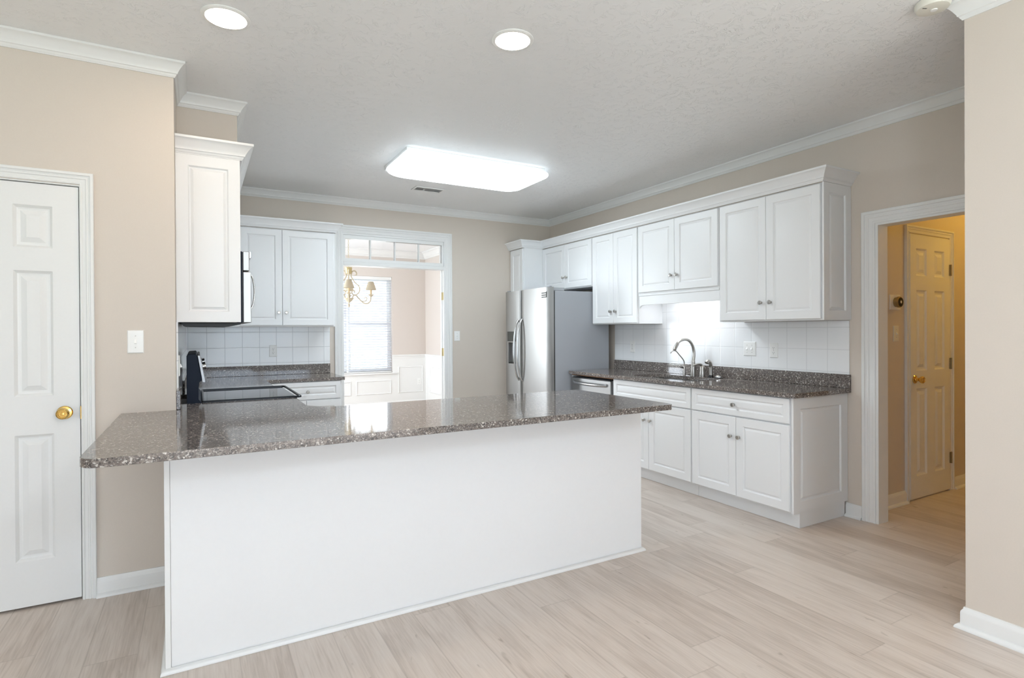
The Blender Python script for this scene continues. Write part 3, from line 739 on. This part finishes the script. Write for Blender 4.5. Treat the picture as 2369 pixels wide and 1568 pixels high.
hole = rpoly([(3.500, 3.215, 0.09), (3.835, 3.215, 0.09), (3.835, 3.585, 0.03), (3.835, 4.00, 0.12), (3.500, 4.00, 0.09)], 8)
slab(rpoly([(3.372, 2.268, 0.012), (XR-0.001, 2.268, 0), (XR-0.001, 4.822, 0), (3.372, 4.822, 0.03)]), CZ-0.031, CZ, 'worktop', t, hole)
MB().box(XR-0.022, XR-0.0005, 2.268, 4.822, CZ+0.0005, 1.0035).build('splash_strip', M['granite'], t, 0.002)

# ------------------------------------------------------------------ sink and taps
t = thing('sink', (3.67, 3.6, 0.68), 'stainless undermount double-bowl sink in the right counter', 'sink')
def bowl(y0, y1, name):
    x0, x1, zt_, zb = 3.494, 3.841, CZ-0.0315, 0.70
    def ring(i, zz, r): return [(x, y, zz) for x, y in rpoly([(x0+i, y0+i, r), (x1-i, y0+i, r), (x1-i, y1-i, r), (x0+i, y1-i, r)], 5)]
    MB().rings([ring(-0.022, zt_, 0.07), ring(0, zt_, 0.07), ring(0.004, zb+0.03, 0.06), ring(0.02, zb+0.004, 0.05), ring(0.06, zb, 0.04),
                ring(0.06, zb-0.002, 0.04), ring(0.018, zb, 0.05), ring(0.0, zb+0.03, 0.06), ring(-0.004, zt_-0.002, 0.07), ring(-0.022, zt_-0.002, 0.07)], True, False, False).face(
        [p for p in ring(0.06, zb, 0.04)]).build(name, M['steelh'], t)
    MB().lathe([(0.001, 0.0), (0.045, 0.0), (0.045, 0.003), (0.036, 0.004), (0.034, 0.001), (0.001, 0.001)], ((x0+x1)/2, (y0+y1)/2, zb+0.0005), (0, 0, 1), 20).build('drain', M['chrome'], t)
bowl(3.215, 3.59, 'bowl'); bowl(3.635, 4.00, 'bowl')
def arc(pts, n=40):
    """Catmull-Rom through points"""
    P = [Vector(p) for p in pts]; P = [P[0]*2-P[1]]+P+[P[-1]*2-P[-2]]; out = []
    k = len(P)-3
    for i in range(k):
        for q in range(n//k):
            s = q/(n//k); a, b, c, d_ = P[i:i+4]
            out.append(0.5*((2*b)+(c-a)*s+(2*a-5*b+4*c-d_)*s*s+(3*b-a-3*c+d_)*s*s*s))
    out.append(P[-2]); return out
FZ = CZ+0.0005
t = thing('kitchen_faucet', (3.905, 3.61, CZ), 'brushed nickel high-arc gooseneck faucet behind the sink', 'faucet')
MB().lathe([(0.001, 0), (0.024, 0), (0.0245, 0.004), (0.0215, 0.05), (0.0185, 0.10), (0.0175, 0.135), (0.014, 0.14), (0.001, 0.14)], (3.905, 3.61, FZ), (0, 0, 1), 24).build('faucet_body', M['nickel'], t)
sp = arc([(3.905, 3.61, 1.040), (3.914, 3.61, 1.09), (3.912, 3.61, 1.14), (3.890, 3.61, 1.195), (3.845, 3.61, 1.233), (3.785, 3.61, 1.240), (3.725, 3.61, 1.218), (3.685, 3.61, 1.170), (3.675, 3.61, 1.150)], 48)
k = len(sp)
MB().tube(sp, [0.0150-0.002*min(1, i/14)+(0.0028 if i > k-12 else 0) for i in range(k)], 14).build('spout', M['nickel'], t)
t = thing('filter_tap', (3.913, 3.725, CZ), 'slim nickel drinking-water tap left of the tall faucet', 'faucet')
MB().lathe([(0.001, 0), (0.013, 0), (0.013, 0.075), (0.010, 0.085), (0.006, 0.088), (0.001, 0.088)], (3.913, 3.725, FZ), (0, 0, 1), 18).build('tap_body', M['nickel'], t)
MB().tube(arc([(3.913, 3.725, 0.99), (3.911, 3.725, 1.03), (3.893, 3.725, 1.058), (3.842, 3.725, 1.105), (3.812, 3.725, 1.131), (3.785, 3.725, 1.138), (3.760, 3.725, 1.133), (3.742, 3.725, 1.116)], 42), 0.0052, 10).build('spout', M['nickel'], t)
MB().tube([(3.905, 3.725, 0.973), (3.885, 3.725, 0.981), (3.862, 3.725, 0.983)], [0.006, 0.006, 0.004], 8).build('lever', M['blackmat'], t)
t = thing('faucet_lever', (3.899, 3.50, CZ), 'nickel single-lever faucet handle right of the tall faucet', 'faucet handle')
MB().lathe([(0.001, 0), (0.026, 0), (0.0265, 0.004), (0.024, 0.04), (0.021, 0.070), (0.0215, 0.085), (0.018, 0.100), (0.010, 0.108), (0.001, 0.110)], (3.899, 3.50, FZ), (0, 0, 1), 22).build('handle_base', M['nickel'], t)
MB().tube(arc([(3.905, 3.50, 0.995), (3.880, 3.50, 1.017), (3.845, 3.502, 1.022), (3.815, 3.506, 1.016), (3.795, 3.51, 1.008)], 20), [0.011]*11+[0.009]*4+[0.008, 0.007, 0.0065, 0.006, 0.0055, 0.005], 10).build('lever', M['nickel'], t)
t = thing('side_sprayer', (3.917, 3.42, CZ), 'nickel side sprayer with a hooked head, right of the faucet handle', 'sprayer')
MB().lathe([(0.001, 0), (0.021, 0), (0.021, 0.004), (0.017, 0.018), (0.016, 0.022), (0.001, 0.022)], (3.917, 3.42, FZ), (0, 0, 1), 20).build('holder', M['blackmat'], t)
sp = arc([(3.917, 3.42, 0.928), (3.918, 3.42, 0.975), (3.915, 3.42, 1.015), (3.900, 3.42, 1.043), (3.878, 3.42, 1.050), (3.862, 3.42, 1.036)], 30)
MB().tube(sp, [0.0145+0.0035*i/len(sp) for i in range(len(sp))], 14).build('spray_head', M['nickel'], t)
t = thing('air_gap_cap', (3.908, 3.333, CZ), 'low round chrome cap on a dark ring at the right end of the faucet row', 'cap')
MB().lathe([(0.001, 0), (0.034, 0), (0.036, 0.003), (0.033, 0.007), (0.001, 0.007)], (3.908, 3.333, FZ), (0, 0, 1), 24).build('ring', M['blackmat'], t)
MB().lathe([(0.001, 0), (0.032, 0), (0.032, 0.004), (0.022, 0.009), (0.019, 0.018), (0.001, 0.021)], (3.908, 3.333, FZ+0.0072), (0, 0, 1), 24).build('cap', M['chrome'], t)
t = thing('under_cabinet_light', (3.80, 3.62, 1.64), 'white strip light hidden behind the valance above the sink', 'light')
MB().box(3.765, 3.835, 3.33, 3.91, 1.646, 1.6655).build('housing', M['plate'], t)
MB().box(3.770, 3.830, 3.34, 3.90, 1.638, 1.6455).build('diffuser', M['striplamp'], t)

# ------------------------------------------------------------------ refrigerator
t = thing('refrigerator', (3.55, 5.30, 0), 'side-by-side stainless steel refrigerator with curved handles and ice dispenser', 'refrigerator')
FY0, FY1, FXB = 4.830, 5.765, 3.220
MB().box(FXB, 3.93, FY0, FY1, 0.03, 1.742).build('body', M['greyside'], t, 0.004)
MB().box(FXB+0.04, 3.88, FY0+0.03, FY1-0.03, 0.001, 0.0295).build('base_grille', M['blackmat'], t)
MB().box(FXB-0.0135, FXB-0.0005, FY0-0.002, FY1-0.006, 0.06, 1.735).build('gasket', M['blackmat'], t)
def door_slab(y0, y1, bulge, name):
    n = 14; pts = []
    for i in range(n+1):
        s = i/n; e = min(s, 1-s)*(y1-y0)
        rr = 0.016; edge = 0 if e >= rr else rr-math.sqrt(max(0, rr*rr-(rr-e)**2))
        pts.append((3.154-bulge*(1-(2*s-1)**2)+edge, y0+(y1-y0)*s))
    pts += [(FXB-0.014, y1), (FXB-0.014, y0)]
    return pts
SEAM = 5.425
g = MB().prism(door_slab(FY0-0.006, SEAM-0.003, 0.012, ''), 0.05, 1.778, lambda p, q, a: (p, q, a))
dr = g.build('door', M['steel'], t)
# freezer door with the dispenser recess
fd_ = faceX(FXB-0.014, -1)
U0, U1, V0, V1 = SEAM+0.003, FY1+0.008, 0.05, 1.778
r0, r1, s0, s1 = 5.530, 5.715, 0.945, 1.195
th = 0.052
g = MB()
us = [U0, U0+0.012, r0, r1, U1-0.012, U1]; vs = [V0, s0, s1, V1]
hs = [th-0.012, th, th, th, th, th-0.012]
for i in range(5):
    for j in range(3):
        if i == 2 and j == 1:
            rs = [[fd_.p(r0+q, s0+q, h), fd_.p(r1-q, s0+q, h), fd_.p(r1-q, s1-q, h), fd_.p(r0+q, s1-q, h)] for q, h in ((0, th), (0.004, th-0.002), (0.006, 0.004))]
            g.rings(rs, True, False, True)
        else: g.face([fd_.p(us[i], vs[j], hs[i]), fd_.p(us[i+1], vs[j], hs[i+1]), fd_.p(us[i+1], vs[j+1], hs[i+1]), fd_.p(us[i], vs[j+1], hs[i])])
for vv in (V0, V1): g.face([fd_.p(U0, vv, 0)]+[fd_.p(us[i], vv, hs[i]) for i in range(6)]+[fd_.p(U1, vv, 0)])
for i in (0, 5):
    for j in range(3): g.face([fd_.p(us[i], vs[j], 0), fd_.p(us[i], vs[j+1], 0), fd_.p(us[i], vs[j+1], hs[i]), fd_.p(us[i], vs[j], hs[i])])
g.face([fd_.p(U0, V0, 0), fd_.p(U1, V0, 0), fd_.p(U1, V1, 0), fd_.p(U0, V1, 0)])
fz = g.build('door', M['steel'], t)
MB().fbox(fd_, r0-0.002, r1+0.010, 1.205, 1.318, th-0.002, th+0.003).build('dispenser_panel', M['display'], fz, 0.001)
MB().fbox(fd_, r0+0.012, r1-0.012, 0.953, 0.963, 0.0045, th-0.004).build('drip_tray', M['blackmat'], fz)
MB().fbox(fd_, r0+0.05, r1-0.05, 1.03, 1.185, 0.006, 0.022).build('dispenser_paddle', M['greyside'], fz, 0.002)
def bow(y, x0, z0, z1, out, lean=0.0):
    return arc([(x0, y, z0), (x0-out*0.55, y, z0+0.06), (x0-out*0.95, y, z0+(z1-z0)*0.28), (x0-out*1.05, y, (z0+z1)/2), (x0-out*0.95, y, z1-(z1-z0)*0.28), (x0-out*0.55, y, z1-0.06), (x0, y, z1)], 42)
MB().tube(bow(SEAM-0.048, 3.148, 0.770, 1.455, 0.058), 0.0115, 12).build('handle', M['steelh'], dr)
MB().tube(bow(SEAM+0.040, 3.156, 0.770, 1.455, 0.058), 0.0115, 12).build('handle', M['steelh'], fz)
for (a, b) in ((FY0+0.0, FY0+0.07), (FY1-0.07, FY1)):
    MB().box(3.166, 3.196, a+0.012, b-0.012, 1.7785, 1.790).box(3.200, 3.34, a, b, 1.7425, 1.774).build('hinge_cover', M['greyside'], t, 0.003)
# emblem bars on the right door (two dark lines of small lettering in a silver bracket)
ex = 3.1475
g = MB().box(ex-0.0022, ex+0.002, 4.885, 4.968, 1.713, 1.724).box(ex-0.0022, ex+0.002, 4.885, 4.968, 1.690, 1.702).box(ex-0.0022, ex+0.002, 4.874, 4.882, 1.672, 1.730).box(ex-0.0022, ex+0.002, 4.882, 4.970, 1.670, 1.681)
g.build('emblem', M['display'], dr)

# ------------------------------------------------------------------ dishwasher
t = thing('dishwasher', (3.70, 4.45, 0), 'stainless steel dishwasher with a bowed handle under the right counter', 'dishwasher')
fdw = faceX(3.412, -1)
MB().fbox(fdw, 4.135, 4.770, 0.10, 0.846, -0.56, 0).build('tub', M['greyside'], t)
MB().fbox(fdw, 4.139, 4.766, 0.12, 0.842, 0.0005, 0.030).build('door', M['steel'], t, 0.004)
MB().fbox(fdw, 4.139, 4.766, 0.0008, 0.099, -0.40, -0.05).build('toe_kick', M['blackmat'], t)
MB().fbox(fdw, 4.150, 4.755, 0.8425, 0.848, 0.0, 0.026).build('control_strip', M['blackmat'], t)
hb = [fdw.p(4.19, 0.800, 0.029)]+[fdw.p(4.19+0.525*s, 0.798-0.004*math.sin(math.pi*s), 0.030+0.036*math.sin(math.pi*s)**0.6) for s in [i/16 for i in range(1, 16)]]+[fdw.p(4.715, 0.800, 0.029)]
MB().tube(hb, 0.016, 12).build('handle', M['steelh'], t)
tag(MB().box(3.40, 3.96, 4.125, 4.783, 0.864, 0.875).build('counter_batten', M['wood']), 'raw brown wood batten under the counter above the dishwasher', 'batten')

# ------------------------------------------------------------------ range
RY0, RY1 = 3.755, 4.535
t = thing('range', (0.25, (RY0+RY1)/2, 0), 'black smooth-top electric range against the left wall', 'range')
MB().box(-0.050, 0.520, RY0, RY1, 0.10, 0.905).build('body', M['navy'], t, 0.003)
MB().box(-0.03, 0.46, RY0+0.02, RY1-0.02, 0.001, 0.0995).build('toe_kick', M['blackmat'], t)
MB().box(0.020, 0.545, RY0+0.008, RY1-0.008, 0.9055, 0.915).build('cooktop', M['cookglass'], t)
rim = [(0, 0), (0.013, 0), (0.013, 0.009), (0.009, 0.0125), (0.004, 0.0125), (0.0, 0.009)]
rp = rpoly([(0.016, RY0, 0.005), (0.575, RY0, 0.03), (0.575, RY1, 0.03), (0.016, RY1, 0.005)], 5)
MB().sweep([(x, y, 0.9115) for x, y in rp], rim, Z, True).build('cooktop_rim', M['black'], t)
MB().box(0.521, 0.560, RY0+0.005, RY1-0.005, 0.20, 0.895).build('oven_door', M['black'], t, 0.004)
MB().tube([(0.56, RY0+0.06, 0.80), (0.60, RY0+0.06, 0.80), (0.60, RY1-0.06, 0.80), (0.56, RY1-0.06, 0.80)], 0.012, 10).build('oven_handle', M['steelh'], t)
bgp = [(-0.060, 0.905), (-0.060, 1.190), (-0.054, 1.198), (-0.014, 1.200), (-0.006, 1.190), (0.018, 1.045), (0.004, 1.035), (0.000, 1.00), (0.000, 0.935), (0.015, 0.916), (0.015, 0.905)]
bk = MB().prism(bgp, RY0+0.002, RY1-0.002, lambda p, q, a: (p, a, q)).build('backguard', M['navy'], t, 0.002)
cp = [(-0.0035, 1.192), (0.008, 1.192), (0.0355, 1.040), (0.034, 1.033), (0.020, 1.036), (0.0195, 1.046)]
MB().prism(cp, RY0-0.001, RY1+0.001, lambda p, q, a: (p, a, q)).build('control_panel', M['steeldark'], bk, 0.001)
ax = Vector((0.152, 0, 0.0275)).normalized()
for yy in (RY0+0.035, RY0+0.115, RY1-0.115, RY1-0.035):
    o = Vector((0.0165, yy, 1.125))
    kb = MB().lathe([(0.001, 0), (0.022, 0), (0.022, 0.003), (0.0185, 0.006), (0.0185, 0.023), (0.001, 0.024)], o, ax, 18)
    kb.build('control_knob', M['steelh'], bk)
MB().prism([(0.0215, 1.165), (0.0228, 1.165), (0.032, 1.115), (0.0307, 1.115)], RY0+0.28, RY0+0.50, lambda p, q, a: (p-0.006, a, q)).build('clock_display', M['display'], bk)

# ------------------------------------------------------------------ microwave
t = thing('microwave', (0.08, 4.15, 1.382), 'stainless and black over-the-range microwave beside the end cabinet', 'microwave')
MY0, MY1 = 3.773, 4.531
MB().box(XL+0.009, 0.236, MY0, MY1, 1.384, 1.8195).build('body', M['navy'], t, 0.002)
MB().box(0.2365, 0.241, MY0+0.002, MY1-0.002, 1.386, 1.817).build('seal', M['blackmat'], t)
dm = MB().box(0.2415, 0.286, MY0, MY1, 1.386, 1.695).build('door', M['steel'], t, 0.003)
MB().box(0.2415, 0.276, MY0, MY1, 1.703, 1.8195).build('top_vent', M['steel'], t, 0.003)
MB().box(0.2765, 0.2865, MY0, MY1, 1.780, 1.8195).build('trim_lip', M['steelh'], t, 0.002)
MB().box(0.2862, 0.2875, MY0+0.05, MY1-0.20, 1.42, 1.67).build('window', M['cookglass'], dm)
MB().tube(arc([(0.286, MY0+0.03, 1.47), (0.298, MY0+0.03, 1.50), (0.306, MY0+0.03, 1.555), (0.306, MY0+0.03, 1.60), (0.298, MY0+0.03, 1.655), (0.286, MY0+0.03, 1.685)], 30), 0.0055, 10).build('handle', M['steelh'], dm)
MB().prism([(XL+0.02, 1.3835), (XL+0.03, 1.366), (0.16, 1.362), (0.225, 1.374), (0.232, 1.3835)], MY0+0.02, MY1-0.02, lambda p, q, a: (p, a, q)).build('underside_grille', M['blackmat'], t)

# ------------------------------------------------------------------ switches, outlets, thermostat
def plate(name, label, cat, fr, u, v, w=0.072, h=0.118, kind='switch', group=None, gangs=1, mat='plate'):
    t = thing(name, fr.p(u, v-h/2, 0), label, cat, group)
    MB().loops(fr, u-w/2, u+w/2, v-h/2, v+h/2, [(0, 0.0004), (0, 0.003), (0.004, 0.0062), (0.007, 0.0065)]).build('cover_plate', M[mat], t)
    for gi in range(gangs):
        uc = u+(gi-(gangs-1)/2)*0.046
        if kind == 'switch':
            MB().prism([(-0.011, 0.0066), (0.011, 0.0066), (0.008, 0.010), (-0.006, 0.017), (-0.010, 0.016)], -0.005, 0.005, lambda p, q, a: fr.p(uc+a, v+p, q)).build('toggle', M[mat], t)
            for dv in (-0.030, 0.030): MB().lathe([(0.001, 0), (0.003, 0), (0.0025, 0.0012), (0.001, 0.0014)], fr.p(uc, v+dv, 0.0066), fr.N, 10).build('screw', M['nickel'], t)
        else:
            for dv in (-0.0195, 0.0195):
                o = MB().prism(rpoly([(-0.0165, -0.014, 0.010), (0.0165, -0.014, 0.010), (0.0165, 0.014, 0.010), (-0.0165, 0.014, 0.010)], 4), 0.0066, 0.0080, lambda p, q, a: fr.p(uc+p, v+dv+q, a)).build('receptacle', M[mat], t)
                g = MB()
                for du, hh in ((-0.0063, 0.0038), (0.0063, 0.0032)): g.fbox(fr, uc+du-0.0011, uc+du+0.0011, v+dv+0.003-hh, v+dv+0.003+hh, 0.0081, 0.0084)
                g.fbox(fr, uc-0.0022, uc+0.0022, v+dv-0.0098, v+dv-0.0055, 0.0081, 0.0084)
                g.build('slots', M['slot'], o)
            MB().lathe([(0.001, 0), (0.003, 0), (0.0025, 0.0012), (0.001, 0.0014)], fr.p(uc, v, 0.0066), fr.N, 10).build('screw', M['nickel'], t)
    return t
frb = faceX(XR-TT, -1); fbk = faceY(YB-TT, -1)
plate('light_switch', 'white toggle light switch on the tan pantry wall', 'switch', faceY(YP, -1), -0.282, 1.281)
plate('light_switch', 'white toggle light switch on the back wall right of the dining room doorway', 'switch', faceY(YB, -1), 2.690, 1.268)
plate('light_switch', 'white toggle light switch in the hall below the thermostat', 'switch', faceY(HY, -1), 4.563, 1.290, mat='smoke')
plate('double_light_switch', 'double toggle light switch on the tile right of the faucet', 'switch', frb, 3.092, 1.166, 0.117, 0.118, gangs=2)
plate('wall_outlet', 'white outlet on the tile right of the double switch', 'outlet', frb, 2.868, 1.158, kind='outlet')
plate('wall_outlet', 'white outlet on the tile near the fridge, left of the sink', 'outlet', frb, 4.532, 1.152, kind='outlet')
plate('wall_outlet', 'white outlet on the back tile left of the doorway', 'outlet', fbk, 0.661, 1.136, kind='outlet')
plate('wall_outlet', 'white outlet inside the dining room wainscot panel', 'outlet', faceY(DY-W0, -1), 3.500, 0.415, kind='outlet')
plate('light_switch', 'white switch on the left tile wall behind the range backguard, seen edge-on', 'switch', faceX(XL+TT, 1), 3.700, 1.140)
t = thing('thermostat', (4.55, HY, 1.46), 'round dark thermostat on a white square plate in the hall', 'thermostat')
fh = faceY(HY, -1)
MB().loops(fh, 4.478, 4.622, 1.468, 1.580, [(0, 0.0004), (0, 0.004), (0.003, 0.006)]).build('backplate', M['plate'], t)
MB().lathe([(0.001, 0), (0.036, 0), (0.036, 0.012), (0.040, 0.014), (0.0415, 0.026), (0.040, 0.032), (0.036, 0.034), (0.001, 0.034)], fh.p(4.553, 1.524, 0.0064), fh.N, 30).build('dial', M['bronze'], t)
MB().lathe([(0.001, 0), (0.034, 0), (0.033, 0.0025), (0.001, 0.003)], fh.p(4.553, 1.524, 0.0405), fh.N, 30).build('display', M['black'], t)
tm = MB().lathe([(0.001, 0), (0.011, 0), (0.011, 0.0006), (0.001, 0.0006)], fh.p(4.553, 1.524, 0.0437), fh.N, 18); tm.build('readout', M['vent'], t)

# ------------------------------------------------------------------ ceiling fittings
def can(x, y, label):
    t = thing('recessed_light', (x, y, H), label, 'ceiling light', 'recessed lights in the kitchen ceiling')
    MB().lathe([(0.085, -0.0005), (0.1035, -0.0005), (0.1035, -0.004), (0.097, -0.008), (0.0855, -0.0085), (0.085, -0.0005)], (x, y, H), (0, 0, 1), 40).build('trim_ring', M['plate'], t)
    MB().lathe([(0.001, -0.001), (0.0845, -0.001), (0.0845, -0.006), (0.001, -0.0065)], (x, y, H), (0, 0, 1), 40).build('lens', M['lamp'], t)
can(0.121, 2.857, 'round recessed ceiling light nearer the pantry wall, upper left of the photo')
can(1.362, 2.403, 'round recessed ceiling light at the top middle of the photo')
t = thing('fluorescent_light', (2.06, 4.45, H), 'long rectangular fluorescent ceiling light with rounded ends', 'ceiling light')
LX0, LX1, LY0, LY1 = 1.400, 2.748, 4.122, 4.838
MB().box(1.420, 2.690, 4.178, 4.790, 2.7225, H-0.0005).build('housing', M['plate'], t, 0.002)
def lr(i, zz):
    c = [(LX0+i, LY0+i, 0.035), (LX1-i, LY0+i, 0.13-i), (LX1-i, LY1-i, 0.14-i), (LX0+i, LY1-i, 0.22-i)]
    return [(x, y, zz) for x, y in rpoly(c, 10)]
MB().rings([lr(0.006, 2.7220), lr(0.0, 2.718), lr(0.0, 2.7095)]).build('diffuser_rim', M['lensrim'], t)
MB().rings([lr(0.0005, 2.7090), lr(0.004, 2.7010), lr(0.012, 2.6945), lr(0.026, 2.6920)]).build('diffuser', M['lens'], t)
t = thing('ceiling_vent', (2.04, 5.345, H), 'small white ceiling air vent beyond the fluorescent light', 'vent')
g = MB().box(1.885, 2.195, 5.265, 5.285, H-0.008, H-0.0005).box(1.885, 2.195, 5.405, 5.425, H-0.008, H-0.0005).box(1.885, 1.905, 5.285, 5.405, H-0.008, H-0.0005).box(2.175, 2.195, 5.285, 5.405, H-0.008, H-0.0005)
g.build('frame', M['plate'], t, 0.002)
g = MB()
for i in range(22):
    if i in (7, 14): continue
    x = 1.911+i*0.0123; g.face([(x, 5.286, H-0.007), (x, 5.404, H-0.007), (x+0.008, 5.404, H-0.001), (x+0.008, 5.286, H-0.001)])
g.build('louvers', M['vent'], t)
MB().box(1.9055, 2.1745, 5.2855, 5.4045, H-0.0009, H-0.0004).build('duct', M['ductgrey'], t)  # flat grey sheet stands in for the shade behind the louvers
t = thing('smoke_detector', (2.822, 1.238, H), 'round ivory smoke detector on the ceiling by the near partition', 'smoke detector')
MB().lathe([(0.001, -0.0005), (0.062, -0.0005), (0.066, -0.004), (0.066, -0.022), (0.060, -0.032), (0.050, -0.035), (0.001, -0.036)], (2.822, 1.238, H), (0, 0, 1), 40).build('housing', M['smoke'], t)
MB().lathe([(0.001, 0), (0.014, 0), (0.013, -0.003), (0.001, -0.004)], (2.826, 1.235, H-0.0362), (0, 0, 1), 20).build('test_button', M['plate'], t)
for i in range(3): MB().box(2.772+i*0.006, 2.775+i*0.006, 1.250-i*0.003, 1.256-i*0.003, H-0.0362, H-0.0352).build('grille_slot', M['slot'], t)
t = thing('hall_ceiling_light', (5.75, 1.45, H), 'amber dome light on the hall ceiling, out of sight', 'ceiling light')
MB().lathe([(0.001, -0.0005), (0.12, -0.0005), (0.12, -0.03), (0.001, -0.03)], (5.75, 1.45, H), (0, 0, 1), 28).build('base', M['bronze'], t)
MB().lathe([(0.11, -0.0305), (0.115, -0.05), (0.09, -0.10), (0.04, -0.125), (0.001, -0.128)], (5.75, 1.45, H), (0, 0, 1), 28).build('dome', M['hallbulb'], t)

t = thing('pendant_light', (0.7, -0.3, 1.95), 'opal globe pendant over the breakfast nook, out of sight beside the camera', 'pendant light')  # added out of view to brighten the floor, peninsula and right cabinets
MB().lathe([(0.001, -0.0005), (0.06, -0.0005), (0.055, -0.025), (0.001, -0.03)], (0.7, -0.3, H), (0, 0, 1), 24).build('canopy', M['nickel'], t)
MB().tube([(0.7, -0.3, 2.73), (0.7, -0.3, 2.251)], 0.006, 8).build('rod', M['nickel'], t)
MB().lathe([(0.001, 1.95), (0.06, 1.962), (0.115, 2.003), (0.145, 2.06), (0.15, 2.10), (0.145, 2.14), (0.115, 2.197), (0.06, 2.238), (0.03, 2.25), (0.001, 2.2505)], (0.7, -0.3, 0), (0, 0, 1), 28).build('globe', M['globe'], t)

# ------------------------------------------------------------------ chandelier
CXc, CYc = 1.832, 7.90
t = thing('chandelier', (CXc, CYc, 1.66), 'antique cream scroll-arm chandelier with small tan lampshades in the dining room', 'chandelier')
MB().lathe([(0.001, 2.7595), (0.06, 2.7595), (0.058, 2.745), (0.03, 2.725), (0.008, 2.715), (0.001, 2.715)], (CXc, CYc, 0), (0, 0, 1), 20).build('canopy', M['gold'], t)
g = MB()
nl = 20
for i in range(nl):
    z0 = 2.225+i*(2.715-2.225)/nl; hgt = (2.715-2.225)/nl*1.25
    rg = []
    for q in range(13):
        a = q/12*2*math.pi; dx, dz = 0.007*math.cos(a), hgt/2*math.sin(a)+hgt/2
        rg.append((CXc+(dx if i % 2 else 0), CYc+(0 if i % 2 else dx), z0+dz))
    g.tube(rg, 0.0016, 6)
g.build('chain', M['gold'], t)
MB().lathe([(0.001, 2.222), (0.048, 2.222), (0.050, 2.205), (0.044, 2.175), (0.046, 2.165), (0.040, 2.135), (0.012, 2.125), (0.001, 2.125)], (CXc, CYc, 0), (0, 0, 1), 24).build('top_cup', M['gold'], t)
MB().lathe([(0.001, 2.125), (0.009, 2.125), (0.008, 1.99), (0.010, 1.90), (0.022, 1.865), (0.024, 1.825), (0.016, 1.795), (0.030, 1.782), (0.068, 1.795), (0.070, 1.790), (0.045, 1.760), (0.022, 1.738), (0.008, 1.727), (0.009, 1.715), (0.016, 1.700), (0.012, 1.682), (0.005, 1.668), (0.001, 1.665)], (CXc, CYc, 0), (0, 0, 1), 24).build('stem', M['cream'], t)
NA = 4
for i in range(NA):
    th_ = R(-13)+i*2*math.pi/NA
    er = Vector((math.cos(th_), math.sin(th_), 0)); C0 = Vector((CXc, CYc, 0))
    P = lambda r, z_: C0+er*r+Vector((0, 0, z_))
    MB().tube(arc([P(0.034, 2.125), P(0.036, 2.09), P(0.085, 2.012), P(0.135, 1.965), P(0.147, 1.912), P(0.130, 1.865), P(0.085, 1.838), P(0.052, 1.850), P(0.042, 1.880), P(0.060, 1.902), P(0.080, 1.890), P(0.076, 1.872)], 66), 0.0075, 8).build('upper_scroll', M['cream'], t)
    MB().tube(arc([P(0.034, 2.12), P(0.048, 2.165), P(0.085, 2.175), P(0.108, 2.140), P(0.098, 2.115), P(0.080, 2.118)], 30), [0.009]*20+[0.008]*5+[0.007, 0.0065, 0.006, 0.0055, 0.005, 0.0045], 8).build('top_leaf', M['cream'], t)
    am = MB().tube(arc([P(0.05, 1.79), P(0.06, 1.825), P(0.09, 1.838), P(0.135, 1.79), P(0.19, 1.735), P(0.245, 1.72), P(0.290, 1.755), P(0.300, 1.815)], 49), 0.0085, 8).tube(arc([P(0.17, 1.75), P(0.215, 1.752), P(0.243, 1.775), P(0.240, 1.805), P(0.222, 1.808), P(0.215, 1.795)], 30), 0.0055, 8).build('arm', M['cream'], t)
    MB().lathe([(0.001, 1.812), (0.014, 1.812), (0.022, 1.832), (0.044, 1.845), (0.043, 1.849), (0.015, 1.846), (0.001, 1.846)], P(0.300, 0), (0, 0, 1), 20).build('drip_cup', M['cream'], am)
    MB().lathe([(0.001, 1.8465), (0.0135, 1.8465), (0.0135, 1.915), (0.001, 1.915)], P(0.300, 0), (0, 0, 1), 14).build('candle_sleeve', M['candle'], am)
    MB().lathe([(0.001, 1.9155), (0.007, 1.9155), (0.014, 1.935), (0.012, 1.955), (0.004, 1.978), (0.001, 1.98)], P(0.300, 0), (0, 0, 1), 14).build('bulb', M['bulb'], am)
    MB().lathe([(0.076, 1.913), (0.074, 1.914), (0.037, 2.028), (0.0355, 2.027), (0.0725, 1.914)], P(0.300, 0), (0, 0, 1), 28).build('lamp_shade', M['shade'], am)
